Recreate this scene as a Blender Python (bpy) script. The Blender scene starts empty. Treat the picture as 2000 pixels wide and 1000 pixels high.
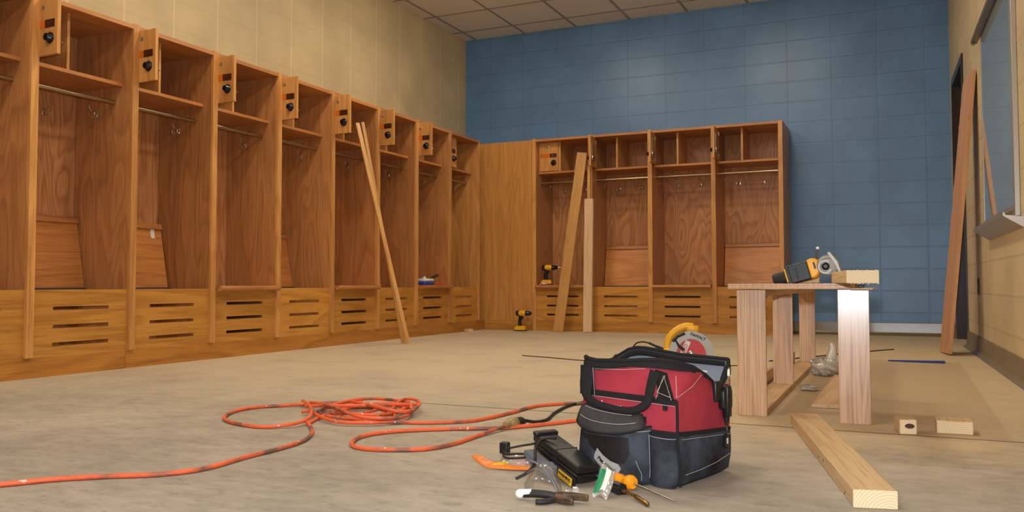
import bpy, bmesh, math, random
from math import sin, cos, pi, radians
from mathutils import Vector, Matrix
random.seed(7)
SC = bpy.context.scene
COL = SC.collection

# ------------------------------------------------------------------ materials
def newmat(name):
    m = bpy.data.materials.new(name); m.use_nodes = True
    nt = m.node_tree; nt.nodes.clear()
    o = nt.nodes.new('ShaderNodeOutputMaterial'); b = nt.nodes.new('ShaderNodeBsdfPrincipled')
    nt.links.new(b.outputs[0], o.inputs[0])
    return m, nt, b
def N(nt, typ, **kw):
    n = nt.nodes.new(typ)
    for k, v in kw.items():
        if k.startswith('i_'): n.inputs[k[2:].replace('_', ' ')].default_value = v
        else: setattr(n, k, v)
    return n
def srgb(r, g, b):
    f = lambda c: ((c/255+.055)/1.055)**2.4 if c/255 > .04045 else c/255/12.92
    return (f(r), f(g), f(b), 1)
def ramp(nt, fac, stops):
    r = nt.nodes.new('ShaderNodeValToRGB'); e = r.color_ramp.elements
    while len(e) < len(stops): e.new(.5)
    for k, (p, c) in enumerate(stops): e[k].position = p; e[k].color = c
    nt.links.new(fac, r.inputs[0]); return r.outputs[0]
def coords(nt, scale=(1, 1, 1), rnd=True, loc=(0, 0, 0)):
    tc = N(nt, 'ShaderNodeTexCoord'); src = tc.outputs['Object']
    if rnd:
        oi = N(nt, 'ShaderNodeObjectInfo')
        mul = N(nt, 'ShaderNodeVectorMath', operation='SCALE'); mul.inputs[0].default_value = (7.3, 3.1, 5.7)
        nt.links.new(oi.outputs['Random'], mul.inputs['Scale'])
        ad = N(nt, 'ShaderNodeVectorMath', operation='ADD')
        nt.links.new(src, ad.inputs[0]); nt.links.new(mul.outputs[0], ad.inputs[1]); src = ad.outputs[0]
    mp = N(nt, 'ShaderNodeMapping'); mp.inputs['Scale'].default_value = scale; mp.inputs['Location'].default_value = loc
    nt.links.new(src, mp.inputs[0]); return mp.outputs[0]
def bumpin(nt, b, h, strength, dist=.002):
    bp = N(nt, 'ShaderNodeBump'); bp.inputs['Strength'].default_value = strength; bp.inputs['Distance'].default_value = dist
    nt.links.new(h, bp.inputs['Height']); nt.links.new(bp.outputs[0], b.inputs['Normal'])
def mixc(nt, fac, a, b, mode='MIX'):
    m = N(nt, 'ShaderNodeMix', data_type='RGBA', blend_type=mode)
    for s, v in ((m.inputs[0], fac), (m.inputs[6], a), (m.inputs[7], b)):
        if isinstance(v, (float, tuple)): s.default_value = v
        else: nt.links.new(v, s)
    return m.outputs[2]
def math_(nt, op, a, b=None, c=None):
    n = N(nt, 'ShaderNodeMath', operation=op)
    for k, v in enumerate((a, b, c)):
        if v is None: continue
        if isinstance(v, (int, float)): n.inputs[k].default_value = v
        else: nt.links.new(v, n.inputs[k])
    return n.outputs[0]

def wood(name, light, dark, axis='z', rings=9., rough=.35, spec=.5, wide=5., contrast=.75, coat=0., long_=.7):
    m, nt, b = newmat(name)
    s = [wide, wide, wide]; s['xyz'.index(axis)] = long_
    n1 = N(nt, 'ShaderNodeTexNoise'); n1.inputs['Scale'].default_value = 1; n1.inputs['Detail'].default_value = 1.2; n1.inputs['Distortion'].default_value = .25
    nt.links.new(coords(nt, s), n1.inputs['Vector'])
    f = math_(nt, 'FRACT', math_(nt, 'MULTIPLY', n1.outputs['Fac'], rings))
    s2 = [170., 170., 170.]; s2['xyz'.index(axis)] = 5.
    n2 = N(nt, 'ShaderNodeTexNoise'); n2.inputs['Scale'].default_value = 1; n2.inputs['Detail'].default_value = 3
    nt.links.new(coords(nt, s2), n2.inputs['Vector'])
    s3 = [14., 14., 14.]; s3['xyz'.index(axis)] = .4
    n3 = N(nt, 'ShaderNodeTexNoise'); n3.inputs['Scale'].default_value = 1; n3.inputs['Detail'].default_value = 2
    nt.links.new(coords(nt, s3), n3.inputs['Vector'])
    mid = tuple(light[i]*.62+dark[i]*.38 for i in range(3))+(1,)
    band = ramp(nt, f, [(0., light), (.45, mid), (.8, dark), (.93, mid), (1., light)])
    fine = ramp(nt, n2.outputs['Fac'], [(.32, (.55, .5, .45, 1)), (.52, (1, 1, 1, 1))])
    c0 = mixc(nt, contrast, light, band)
    c1 = mixc(nt, .55, c0, fine, 'MULTIPLY')
    tone = ramp(nt, n3.outputs['Fac'], [(.3, (.90, .87, .85, 1)), (.7, (1.04, 1.03, 1.02, 1))])
    c2 = mixc(nt, .8, c1, tone, 'MULTIPLY')
    oi = N(nt, 'ShaderNodeObjectInfo')
    var = ramp(nt, oi.outputs['Random'], [(0., (.86, .82, .80, 1)), (1., (1.08, 1.08, 1.08, 1))])
    c3 = mixc(nt, 1., c2, var, 'MULTIPLY')
    nt.links.new(c3, b.inputs['Base Color'])
    b.inputs['Roughness'].default_value = rough; b.inputs['Specular IOR Level'].default_value = spec
    b.inputs['Coat Weight'].default_value = coat; b.inputs['Coat Roughness'].default_value = .18
    bumpin(nt, b, n2.outputs['Fac'], .12, .0006)
    return m

def plain(name, col, rough=.5, metal=0., spec=.5, bump=0., bscale=200., vary=0., vscale=6., trans=0., ior=1.45, coat=0., dark=None):
    m, nt, b = newmat(name)
    b.inputs['Base Color'].default_value = col; b.inputs['Roughness'].default_value = rough
    b.inputs['Metallic'].default_value = metal; b.inputs['Specular IOR Level'].default_value = spec
    b.inputs['Transmission Weight'].default_value = trans; b.inputs['IOR'].default_value = ior
    b.inputs['Coat Weight'].default_value = coat
    if vary or bump or dark:
        n = N(nt, 'ShaderNodeTexNoise'); n.inputs['Scale'].default_value = vscale; n.inputs['Detail'].default_value = 5; n.inputs['Roughness'].default_value = .6
        nt.links.new(coords(nt), n.inputs['Vector'])
        d = dark or tuple(c*(1-vary) for c in col[:3])+(1,)
        l = tuple(min(1, c*(1+vary*.6)) for c in col[:3])+(1,)
        nt.links.new(ramp(nt, n.outputs['Fac'], [(.36, d), (.64, l)]), b.inputs['Base Color'])
    if bump:
        n = N(nt, 'ShaderNodeTexNoise'); n.inputs['Scale'].default_value = bscale; n.inputs['Detail'].default_value = 3
        nt.links.new(coords(nt), n.inputs['Vector']); bumpin(nt, b, n.outputs['Fac'], bump, .002)
    return m

def block_wall(name, col, ax, off, zoff, lw=.010, rough=.42, spec=.4, modw=.406, vj=.86, hj=.86, bumpv=.35, groove=.6):
    """painted concrete block laid in stack bond; joints are shallow grooves in the paint"""
    m, nt, b = newmat(name)
    tc = N(nt, 'ShaderNodeTexCoord'); sp = N(nt, 'ShaderNodeSeparateXYZ'); nt.links.new(tc.outputs['Object'], sp.inputs[0])
    def jl(src, o, mod, w):
        a = math_(nt, 'ADD', src, -o); a = math_(nt, 'DIVIDE', a, mod); a = math_(nt, 'SUBTRACT', a, math_(nt, 'ROUND', a))
        a = math_(nt, 'ABSOLUTE', math_(nt, 'MULTIPLY', a, mod))
        return N_smooth(nt, a, w*.4, w)     # 0 in joint, 1 on block
    jv = jl(sp.outputs[ax], off, modw, lw*.75); jh = jl(sp.outputs[2], zoff, .2035, lw)
    j = math_(nt, 'MINIMUM', jv, jh)
    n = N(nt, 'ShaderNodeTexNoise'); n.inputs['Scale'].default_value = 95; n.inputs['Detail'].default_value = 5; n.inputs['Roughness'].default_value = .65
    nt.links.new(tc.outputs['Object'], n.inputs['Vector'])
    n2 = N(nt, 'ShaderNodeTexNoise'); n2.inputs['Scale'].default_value = 2.2; n2.inputs['Detail'].default_value = 3
    nt.links.new(tc.outputs['Object'], n2.inputs['Vector'])
    dk = tuple(c*.88 for c in col[:3])+(1,); lt = tuple(min(1, c*1.08) for c in col[:3])+(1,)
    base = ramp(nt, n2.outputs['Fac'], [(.35, dk), (.65, lt)])
    jc = ramp(nt, jh, [(0., (hj, hj, hj, 1)), (1., (1, 1, 1, 1))]); jc2 = ramp(nt, jv, [(0., (vj, vj, vj, 1)), (1., (1, 1, 1, 1))])
    nt.links.new(mixc(nt, 1., mixc(nt, 1., base, jc, 'MULTIPLY'), jc2, 'MULTIPLY'), b.inputs['Base Color'])
    h = math_(nt, 'ADD', math_(nt, 'MULTIPLY', j, groove), math_(nt, 'MULTIPLY', n.outputs['Fac'], bumpv))
    bumpin(nt, b, h, .8, .003)
    b.inputs['Roughness'].default_value = rough; b.inputs['Specular IOR Level'].default_value = spec
    return m
def N_smooth(nt, v, a, b):
    mr = N(nt, 'ShaderNodeMapRange', interpolation_type='SMOOTHSTEP')
    nt.links.new(v, mr.inputs['Value']); mr.inputs['From Min'].default_value = a; mr.inputs['From Max'].default_value = b
    return mr.outputs[0]

OAK_L, OAK_D = srgb(192, 136, 70), srgb(140, 84, 36)
M = {}
M['face_z'] = wood('oak_face_vertical', srgb(214, 158, 92), srgb(176, 118, 60), 'z', 6, contrast=.6)
M['face_x'] = wood('oak_face_horizontal', srgb(206, 150, 70), srgb(174, 116, 44), 'x', 7, contrast=.7)
M['side'] = wood('oak_side_vertical', srgb(194, 137, 84), srgb(160, 106, 62), 'z', 9, wide=5.5, long_=.95, contrast=.65)
M['back'] = wood('oak_back_vertical', srgb(204, 146, 96), srgb(160, 104, 62), 'z', 11, wide=6, long_=1.2)
M['edge_x'] = wood('oak_edge_horizontal', srgb(196, 134, 76), srgb(160, 100, 52), 'x', 6, contrast=.4)
M['lid'] = wood('oak_lid_horizontal', srgb(218, 150, 84), srgb(192, 122, 64), 'x', 9)
M['corner'] = wood('oak_corner_vertical', srgb(208, 152, 84), srgb(176, 118, 58), 'z', 8, wide=5, contrast=.45)
M['board_z'] = wood('light_oak_board', srgb(212, 164, 100), srgb(186, 132, 72), 'z', 5, contrast=.35)
M['red_board'] = wood('red_oak_board', srgb(208, 158, 114), srgb(186, 132, 90), 'z', 5, contrast=.4, rough=.4)
M['raw_oak'] = wood('raw_oak_post', srgb(212, 176, 138), srgb(180, 138, 102), 'z', 14, wide=14, rough=.35, contrast=.8, long_=.45)
M['raw_oak_gloss'] = wood('varnished_oak_post', srgb(212, 176, 138), srgb(180, 138, 102), 'z', 12, wide=13, long_=.6, rough=.25, contrast=.8, spec=.7, coat=.4)
M['raw_oak_y'] = wood('raw_oak_rail', srgb(206, 172, 130), srgb(176, 136, 92), 'y', 6, rough=.5, contrast=.5)
M['ply_x'] = wood('plywood_top', srgb(196, 158, 118), srgb(150, 112, 82), 'x', 5, rough=.5, contrast=.5)
M['pine_z'] = wood('pine_stud', srgb(240, 208, 168), srgb(222, 182, 136), 'z', 4, wide=9, rough=.6, contrast=.5)
M['pine_y'] = wood('pine_plank', srgb(220, 194, 152), srgb(198, 164, 116), 'y', 4, wide=10, rough=.6, contrast=.6)
M['pine_end'] = None
M['black'] = plain('black_plastic', srgb(19, 19, 21), .42, bump=.04, bscale=400)
M['black_shiny'] = plain('glossy_black_plastic', srgb(20, 20, 22), .2)
M['rubber'] = plain('black_rubber', srgb(30, 28, 27), .6)
M['yellow'] = plain('yellow_plastic', srgb(236, 172, 20), .35)
M['yellow_label'] = plain('yellow_label', srgb(214, 168, 30), .5)
M['steel'] = plain('brushed_steel', srgb(190, 186, 178), .28, metal=1)
M['chrome'] = plain('chrome', srgb(215, 212, 205), .15, metal=1)
M['brass'] = plain('satin_brass_rod', srgb(176, 158, 130), .28, metal=1)
M['guard'] = plain('grey_cast_guard', srgb(150, 146, 138), .42, metal=.3)
M['blade_red'] = plain('red_blade_coating', srgb(190, 22, 26), .4)
M['white'] = plain('white_paint', srgb(225, 225, 222), .5)
M['grey'] = plain('grey_plastic', srgb(96, 100, 106), .45)
M['dark_ink'] = plain('dark_ink', srgb(24, 24, 28), .6)
M['dark_grey'] = plain('dark_grey_edge', srgb(74, 72, 74), .6)
M['red_fab'] = plain('red_canvas', srgb(158, 52, 64), .85, spec=.2, bump=.35, bscale=420, vary=.14, vscale=9)
M['suede'] = plain('black_suede', srgb(58, 62, 70), .9, spec=.15, bump=.5, bscale=260, vscale=11, dark=srgb(33, 34, 38), vary=.5)
M['blk_fab'] = plain('black_webbing', srgb(34, 33, 34), .85, spec=.2, bump=.4, bscale=500)
M['gloss_fab'] = plain('black_vinyl', srgb(24, 24, 26), .4, spec=.4, bump=.2, bscale=160)
M['flap_fab'] = plain('worn_black_canvas', srgb(60, 58, 58), .85, spec=.2, bump=.3, bscale=300, vary=.25, vscale=12)
M['lining'] = plain('grey_lining', srgb(122, 126, 136), .8, bump=.3, bscale=400)
M['stitch'] = plain('white_stitch', srgb(200, 196, 188), .8)
M['logo_grey'] = plain('grey_print', srgb(150, 147, 144), .6)
M['cord_or'] = plain('orange_cord', srgb(226, 96, 50), .5, vary=0, vscale=30, dark=None)
M['screw_or'] = plain('orange_handle', srgb(240, 150, 20), .3, coat=.3)
M['green'] = plain('green_label', srgb(20, 120, 74), .4)
M['blue_print'] = plain('blue_print', srgb(40, 72, 170), .4)
M['tape'] = plain('blue_tape', srgb(34, 56, 140), .6)
M['rust'] = plain('worn_brown_steel', srgb(96, 76, 58), .45, metal=.7, vary=.5, vscale=60)
M['gold_steel'] = plain('bronze_drill_steel', srgb(150, 118, 72), .3, metal=1)
M['frame_brown'] = plain('dark_brown_frame', srgb(46, 30, 24), .3)
M['door_brown'] = plain('dark_brown_door', srgb(56, 40, 32), .4)
M['alu'] = plain('aluminium', srgb(186, 180, 172), .35, metal=.6)
M['wb'] = plain('whiteboard_enamel', srgb(176, 190, 196), .06, spec=.9, coat=1)
M['hazy'] = plain('hazy_plastic_bag', srgb(205, 200, 192), .25, trans=.75, ior=1.2, bump=.4, bscale=30)
M['red_print'] = plain('red_print', srgb(214, 60, 30), .35)
M['orange_print'] = plain('orange_print', srgb(236, 130, 30), .35)
M['amber'] = plain('amber_wood_label', srgb(200, 104, 22), .4)
M['slot_dark'] = plain('dark_slot', srgb(70, 30, 14), .5)
M['drywall_foot'] = plain('light_metal_foil', srgb(215, 215, 220), .3, metal=.5)
M['brown_cord'] = plain('thin_brown_wire', srgb(80, 62, 46), .6)
M['green_dark'] = plain('dark_olive', srgb(46, 50, 34), .5)

def film(name, haze, gloss, tint=(.9, .89, .86, 1), rough=.12, bump=0.):
    """thin clear plastic: mostly see-through, a little white haze, a reflecting skin"""
    m = bpy.data.materials.new(name); m.use_nodes = True; nt = m.node_tree; nt.nodes.clear(); o = nt.nodes.new('ShaderNodeOutputMaterial')
    tr = N(nt, 'ShaderNodeBsdfTransparent'); di = N(nt, 'ShaderNodeBsdfDiffuse'); gl = N(nt, 'ShaderNodeBsdfGlossy')
    di.inputs[0].default_value = tint; gl.inputs['Roughness'].default_value = rough; tr.inputs[0].default_value = (.97, .97, .96, 1)
    m1 = N(nt, 'ShaderNodeMixShader'); m1.inputs[0].default_value = haze; nt.links.new(tr.outputs[0], m1.inputs[1]); nt.links.new(di.outputs[0], m1.inputs[2])
    lw = N(nt, 'ShaderNodeLayerWeight'); lw.inputs['Blend'].default_value = .35
    fac = math_(nt, 'MULTIPLY_ADD', lw.outputs['Facing'], gloss, gloss*.25)
    m2 = N(nt, 'ShaderNodeMixShader'); nt.links.new(fac, m2.inputs[0]); nt.links.new(m1.outputs[0], m2.inputs[1]); nt.links.new(gl.outputs[0], m2.inputs[2]); nt.links.new(m2.outputs[0], o.inputs[0])
    if bump:
        n = N(nt, 'ShaderNodeTexNoise'); n.inputs['Scale'].default_value = 40; nt.links.new(coords(nt), n.inputs['Vector'])
        bp = N(nt, 'ShaderNodeBump'); bp.inputs['Strength'].default_value = bump; bp.inputs['Distance'].default_value = .01; nt.links.new(n.outputs['Fac'], bp.inputs['Height']); nt.links.new(bp.outputs[0], gl.inputs['Normal'])
    return m
M['lens'] = film('clear_lens', .05, .45, rough=.04)
M['film'] = film('clear_film', .22, .5, rough=.1, bump=.3)
M['hazy'] = film('hazy_plastic_bag', .5, .5, (.78, .74, .70, 1), .2, .8)

# orange cord with grey grime
m, nt, b = newmat('orange_cord_worn')
n = N(nt, 'ShaderNodeTexNoise'); n.inputs['Scale'].default_value = 9; n.inputs['Detail'].default_value = 6
nt.links.new(coords(nt), n.inputs['Vector'])
n2 = N(nt, 'ShaderNodeTexNoise'); n2.inputs['Scale'].default_value = 60; n2.inputs['Detail'].default_value = 2
nt.links.new(coords(nt), n2.inputs['Vector'])
ca = ramp(nt, n.outputs['Fac'], [(.38, srgb(120, 84, 70)), (.50, srgb(226, 100, 56)), (.7, srgb(236, 104, 58))])
wf = ramp(nt, n2.outputs['Fac'], [(.68, (0, 0, 0, 1)), (.72, (1, 1, 1, 1))])
nt.links.new(mixc(nt, wf, ca, srgb(226, 200, 184)), b.inputs['Base Color']); b.inputs['Roughness'].default_value = .5
M['cord_or'] = m

# pine end grain: growth rings
m, nt, b = newmat('pine_end_grain')
w = N(nt, 'ShaderNodeTexWave', wave_type='RINGS', rings_direction='Y'); w.inputs['Scale'].default_value = 50; w.inputs['Distortion'].default_value = 3; w.inputs['Detail'].default_value = 2
nt.links.new(coords(nt, rnd=False, loc=(-.03, 0, .02)), w.inputs['Vector'])
nt.links.new(ramp(nt, w.outputs['Fac'], [(0, srgb(206, 180, 140)), (.5, srgb(224, 204, 168))]), b.inputs['Base Color']); b.inputs['Roughness'].default_value = .8
M['pine_end'] = m

# concrete floor
m, nt, b = newmat('dusty_concrete')
tc = N(nt, 'ShaderNodeTexCoord'); sp = N(nt, 'ShaderNodeSeparateXYZ'); nt.links.new(tc.outputs['Object'], sp.inputs[0])
def noise(scale, detail=4, rough=.6, sc=(1, 1, 1)):
    mp = N(nt, 'ShaderNodeMapping'); mp.inputs['Scale'].default_value = sc; nt.links.new(tc.outputs['Object'], mp.inputs[0])
    n = N(nt, 'ShaderNodeTexNoise'); n.inputs['Scale'].default_value = scale; n.inputs['Detail'].default_value = detail; n.inputs['Roughness'].default_value = rough
    nt.links.new(mp.outputs[0], n.inputs['Vector']); return n.outputs['Fac']
a = noise(1.6, 6, .65); b2 = noise(9, 6, .7, (1, 2.0, 1)); c = noise(120, 3); s_ = noise(16, 6, .75, (.8, 1.8, 1))
col = ramp(nt, a, [(.35, srgb(146, 138, 128)), (.65, srgb(174, 166, 154))])
col = mixc(nt, .8, col, ramp(nt, b2, [(.34, (.78, .77, .76, 1)), (.60, (1.06, 1.05, 1.04, 1))]), 'MULTIPLY')
col = mixc(nt, .6, col, ramp(nt, s_, [(.36, (.60, .59, .58, 1)), (.46, (1, 1, 1, 1))]), 'MULTIPLY')
# sawdust and brown dirt beyond the joint, towards the lockers and the work place
def mr(v, a_, b_): return N_smooth(nt, v, a_, b_)
far = mr(math_(nt, 'ADD', sp.outputs[1], math_(nt, 'MULTIPLY', a, 1.6)), 2.3, 5.3)
dust = math_(nt, 'MULTIPLY', far, mr(noise(2.2, 5), .12, .52))
col = mixc(nt, math_(nt, 'MULTIPLY', dust, .78), col, srgb(208, 190, 158))
wx = math_(nt, 'MULTIPLY', mr(math_(nt, 'ADD', sp.outputs[0], math_(nt, 'MULTIPLY', b2, .5)), -1.1, -.3), mr(math_(nt, 'ADD', sp.outputs[1], math_(nt, 'MULTIPLY', b2, .6)), 2.7, 3.3))
wd = math_(nt, 'MULTIPLY', wx, mr(noise(5, 6, .7), .25, .6))
col = mixc(nt, math_(nt, 'MULTIPLY', wd, .6), col, srgb(214, 188, 146))
# straight joints cut in the slab
jy = math_(nt, 'ABSOLUTE', math_(nt, 'SUBTRACT', sp.outputs[1], 2.985))
jx = math_(nt, 'MAXIMUM', math_(nt, 'ABSOLUTE', math_(nt, 'SUBTRACT', sp.outputs[0], .285)), mr(sp.outputs[1], 2.97, 2.96))
jx2 = math_(nt, 'ABSOLUTE', math_(nt, 'SUBTRACT', sp.outputs[0], .285))
j1 = math_(nt, 'MULTIPLY', math_(nt, 'SUBTRACT', 1., mr(jy, .004, .009)), mr(sp.outputs[0], -1.95, -1.7))
inside = math_(nt, 'MULTIPLY', mr(sp.outputs[1], 2.98, 3.0), math_(nt, 'SUBTRACT', 1., mr(sp.outputs[1], 5.83, 5.85)))
rgt = math_(nt, 'SUBTRACT', 1., mr(sp.outputs[0], .28, .29)); lft = mr(sp.outputs[0], -1.2, .0)
sheet = math_(nt, 'MULTIPLY', math_(nt, 'MULTIPLY', inside, rgt), lft)
col = mixc(nt, math_(nt, 'MULTIPLY', sheet, .45), col, srgb(166, 142, 112))
col = mixc(nt, math_(nt, 'MULTIPLY', j1, .85), col, srgb(52, 38, 30))
nt.links.new(col, b.inputs['Base Color']); b.inputs['Roughness'].default_value = .7; b.inputs['Specular IOR Level'].default_value = .3
bumpin(nt, b, math_(nt, 'SUBTRACT', math_(nt, 'ADD', math_(nt, 'MULTIPLY', c, .3), b2), math_(nt, 'MULTIPLY', j1, 3.)), .35, .003)
M['floor'] = m

# ceiling tile
M['tile'] = plain('ceiling_tile', srgb(222, 216, 206), .9, spec=.1, bump=.25, bscale=160)
M['tbar'] = plain('ceiling_grid', srgb(150, 140, 128), .5)
M['blue'] = block_wall('blue_block_paint', srgb(94, 136, 182), 0, -.2125, 0, rough=.33, spec=.5, modw=.4025, bumpv=.30, groove=.32)
M['tan_y'] = block_wall('tan_block_paint', srgb(196, 178, 140), 1, 8.46, 0, rough=.55, spec=.3, modw=.413, vj=1.25, hj=.95, bumpv=.4, groove=.12)
M['tan_l'] = block_wall('tan_block_paint_right', srgb(208, 188, 148), 0, .0, 0, rough=.5, spec=.35, modw=.406, vj=.98, hj=.86, bumpv=.5, groove=.4, lw=.009)
# cove base: glossy dark tile-like coat
m, nt, b = newmat('glossy_cove_base')
n = N(nt, 'ShaderNodeTexNoise'); n.inputs['Scale'].default_value = 240; n.inputs['Detail'].default_value = 3
nt.links.new(coords(nt, rnd=False), n.inputs['Vector'])
b.inputs['Base Color'].default_value = srgb(116, 98, 70); b.inputs['Roughness'].default_value = .3; b.inputs['Specular IOR Level'].default_value = .5; b.inputs['Coat Weight'].default_value = 1; b.inputs['Coat Roughness'].default_value = .12
bumpin(nt, b, n.outputs['Fac'], .22, .002)
nt.links.new(b.inputs['Normal'].links[0].from_socket, b.inputs['Coat Normal']); M['cove'] = m
m2 = plain('tan_cove_base', srgb(128, 112, 84), .45, vary=.15, vscale=5, bump=.2, bscale=60); M['cove_tan'] = m2

# ------------------------------------------------------------------ mesh helpers
class MB:
    def __init__(s): s.bm = bmesh.new(); s.mi = 0; s.rd = False
    def _new(s, vs, M4=None):
        return [s.bm.verts.new(M4 @ Vector(v) if M4 else Vector(v)) for v in vs]
    def face(s, vs):
        try:
            f = s.bm.faces.new(vs); f.material_index = s.mi; return f
        except ValueError: return None
    def poly(s, pts): s.face(s._new(pts)); return s
    def box(s, x0, x1, y0, y1, z0, z1, bev=0., M4=None, seg=2):
        v = s._new([(x, y, z) for x in (x0, x1) for y in (y0, y1) for z in (z0, z1)], M4)
        fs = [s.face([v[i] for i in q]) for q in ((0, 1, 3, 2), (4, 6, 7, 5), (0, 4, 5, 1), (2, 3, 7, 6), (0, 2, 6, 4), (1, 5, 7, 3))]
        if bev > 0:
            es = list({e for f in fs for e in f.edges})
            r = bmesh.ops.bevel(s.bm, geom=es, offset=bev, segments=seg, affect='EDGES', profile=.5)
            for f in r['faces']: f.material_index = s.mi
        return s
    def rings(s, rows, closed=True, cap0=True, cap1=True):
        s.rd = True
        R = [s._new(r) for r in rows]; n = len(R[0])
        for a, b in zip(R, R[1:]):
            for i in range(n if closed else n-1):
                s.face([a[i], a[(i+1) % n], b[(i+1) % n], b[i]])
        if cap0: s.face(list(reversed(R[0])))
        if cap1: s.face(R[-1])
        return s
    def tube(s, pts, r, seg=8, ry=None, up=None, caps=True):
        P = [Vector(p) for p in pts]; rows = []; prev = None
        for i, p in enumerate(P):
            t = (P[min(i+1, len(P)-1)]-P[max(i-1, 0)]).normalized()
            if prev is None:
                u = Vector(up) if up else (Vector((0, 0, 1)) if abs(t.z) < .9 else Vector((1, 0, 0)))
            else: u = prev
            if up: u = Vector(up)
            a = t.cross(u)
            if a.length < 1e-6: a = t.cross(Vector((.3, .9, .2)))
            a.normalize(); u = a.cross(t).normalized(); prev = u
            rr = r[i] if isinstance(r, (list, tuple)) else r; r2 = ry if ry else rr
            rows.append([p+a*(cos(2*pi*k/seg)*rr)+u*(sin(2*pi*k/seg)*r2) for k in range(seg)])
        return s.rings(rows, True, caps, caps)
    def lathe(s, prof, seg=20, M4=None, a0=0., a1=2*pi):
        full = abs(a1-a0-2*pi) < 1e-4
        rows = []
        for (r, z) in prof:
            k = seg if full else seg+1
            row = [Vector((r*cos(a0+(a1-a0)*i/seg), r*sin(a0+(a1-a0)*i/seg), z)) for i in range(k)]
            rows.append([M4 @ v if M4 else v for v in row])
        return s.rings(rows, full, True and full, True and full)
    def prism(s, pts, h0, h1, M4=None):
        """outline pts in xy, extruded along z from h0 to h1, through M4"""
        a = s._new([(x, y, h0) for x, y in pts], M4); b = s._new([(x, y, h1) for x, y in pts], M4); n = len(pts)
        s.face(list(reversed(a))); s.face(b)
        for i in range(n): s.face([a[i], a[(i+1) % n], b[(i+1) % n], b[i]])
        return s
    def ball(s, c, r, sx=1, sy=1, sz=1, seg=14, rings=9):
        rows = []
        for j in range(1, rings):
            th = pi*j/rings
            rows.append([(c[0]+r*sx*sin(th)*cos(2*pi*i/seg), c[1]+r*sy*sin(th)*sin(2*pi*i/seg), c[2]-r*sz*cos(th)) for i in range(seg)])
        return s.rings(rows)
    def build(s, name, mats, parent=None, smooth=None, solid=0., sub=0):
        if smooth is None: smooth = .9 if s.rd else .3
        me = bpy.data.meshes.new(name)
        bmesh.ops.recalc_face_normals(s.bm, faces=s.bm.faces[:])
        s.bm.to_mesh(me); s.bm.free()
        for m_ in (mats if isinstance(mats, (list, tuple)) else [mats]): me.materials.append(M[m_] if isinstance(m_, str) else m_)
        if smooth:
            for p in me.polygons: p.use_smooth = True
            me.set_sharp_from_angle(angle=smooth)
        o = bpy.data.objects.new(name, me); COL.objects.link(o)
        if parent: o.parent = parent
        if solid:
            md = o.modifiers.new('thickness', 'SOLIDIFY'); md.thickness = solid; md.offset = 0
        if sub:
            md = o.modifiers.new('smooth', 'SUBSURF'); md.levels = sub; md.render_levels = sub
        return o
def B(name, mat, parent, *a, **k): return MB().box(*a, **k).build(name, mat, parent)
def tag(o, label=None, cat=None, group=None, kind=None):
    if label: o['label'] = label
    if cat: o['category'] = cat
    if group: o['group'] = group
    if kind: o['kind'] = kind
    return o
def empty(name, loc=(0, 0, 0), rz=0.):
    o = bpy.data.objects.new(name, None); o.empty_display_size = .1; COL.objects.link(o); o.location = loc; o.rotation_euler = (0, 0, rz); return o
def struct(o): o['kind'] = 'structure'; return o
def basis(o, x, y, z):
    M4 = Matrix.Identity(4)
    for k, v in enumerate((Vector(x), Vector(y), Vector(z))):
        for i in range(3): M4[i][k] = v[i]
    for i in range(3): M4[i][3] = o[i]
    return M4
def lean(o, foot, top, facing):
    """stand object o (length along its z) from foot towards top, its y axis turned to 'facing'"""
    z = (Vector(top)-Vector(foot)).normalized(); x = Vector(facing).cross(z).normalized(); y = z.cross(x).normalized()
    o.matrix_world = basis(foot, x, y, z); return o
def spline(pts, n=6):
    P = [Vector(p if len(p) == 3 else (p[0], p[1], 0)) for p in pts]; out = []
    for i in range(len(P)-1):
        p0, p1, p2, p3 = P[max(i-1, 0)], P[i], P[i+1], P[min(i+2, len(P)-1)]
        for k in range(n):
            t = k/n
            out.append(.5*((2*p1)+(-p0+p2)*t+(2*p0-5*p1+4*p2-p3)*t*t+(-p0+3*p1-3*p2+p3)*t**3))
    out.append(P[-1]); return out
def text(name, body, size, mat, parent, M4, ext=.0003, bold=0.):
    cu = bpy.data.curves.new(name, 'FONT'); cu.body = body; cu.size = size; cu.extrude = ext; cu.offset = bold
    cu.align_x = 'CENTER'; cu.align_y = 'CENTER'; cu.resolution_u = 3
    t = bpy.data.objects.new(name+'_tmp', cu); COL.objects.link(t)
    bpy.context.view_layer.update()
    me = bpy.data.meshes.new_from_object(t.evaluated_get(bpy.context.evaluated_depsgraph_get()))
    bpy.data.objects.remove(t); me.name = name
    me.materials.clear(); me.materials.append(M[mat])
    o = bpy.data.objects.new(name, me); COL.objects.link(o); o.parent = parent; o.matrix_local = M4
    return o

# ------------------------------------------------------------------ room shell
YW, XL, ZC, YB = 8.64, -4.555, 3.273, -3.2
RW0 = Vector((.39, YW, 0)); RANG = -radians(88.33)            # the right wall runs slightly out of square
rwx = Vector((.0292, -.9996, 0)); rwy = Vector((.9996, .0292, 0))
struct(B('floor', 'floor', None, -4.9, 1.1, YB-.2, YW+.2, -.10, 0))
c = MB().box(-4.9, 1.1, YB-.2, YW+.2, ZC, ZC+.08); struct(c.build('ceiling', 'tile'))
bx = [-4.424+.6075*k for k in range(9)]; by = [8.32-.6075*k for k in range(19)]
g = MB()
for x in bx: g.box(x-.012, x+.012, YB, YW, ZC-.004, ZC-.0001)
for y in by: g.box(-4.555, .72, y-.012, y+.012, ZC-.0045, ZC-.0002)
struct(g.build('trim_1', 'tbar'))
struct(B('wall_back', 'blue', None, -4.9, 1.1, YW, YW+.15, 0, ZC))
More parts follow.
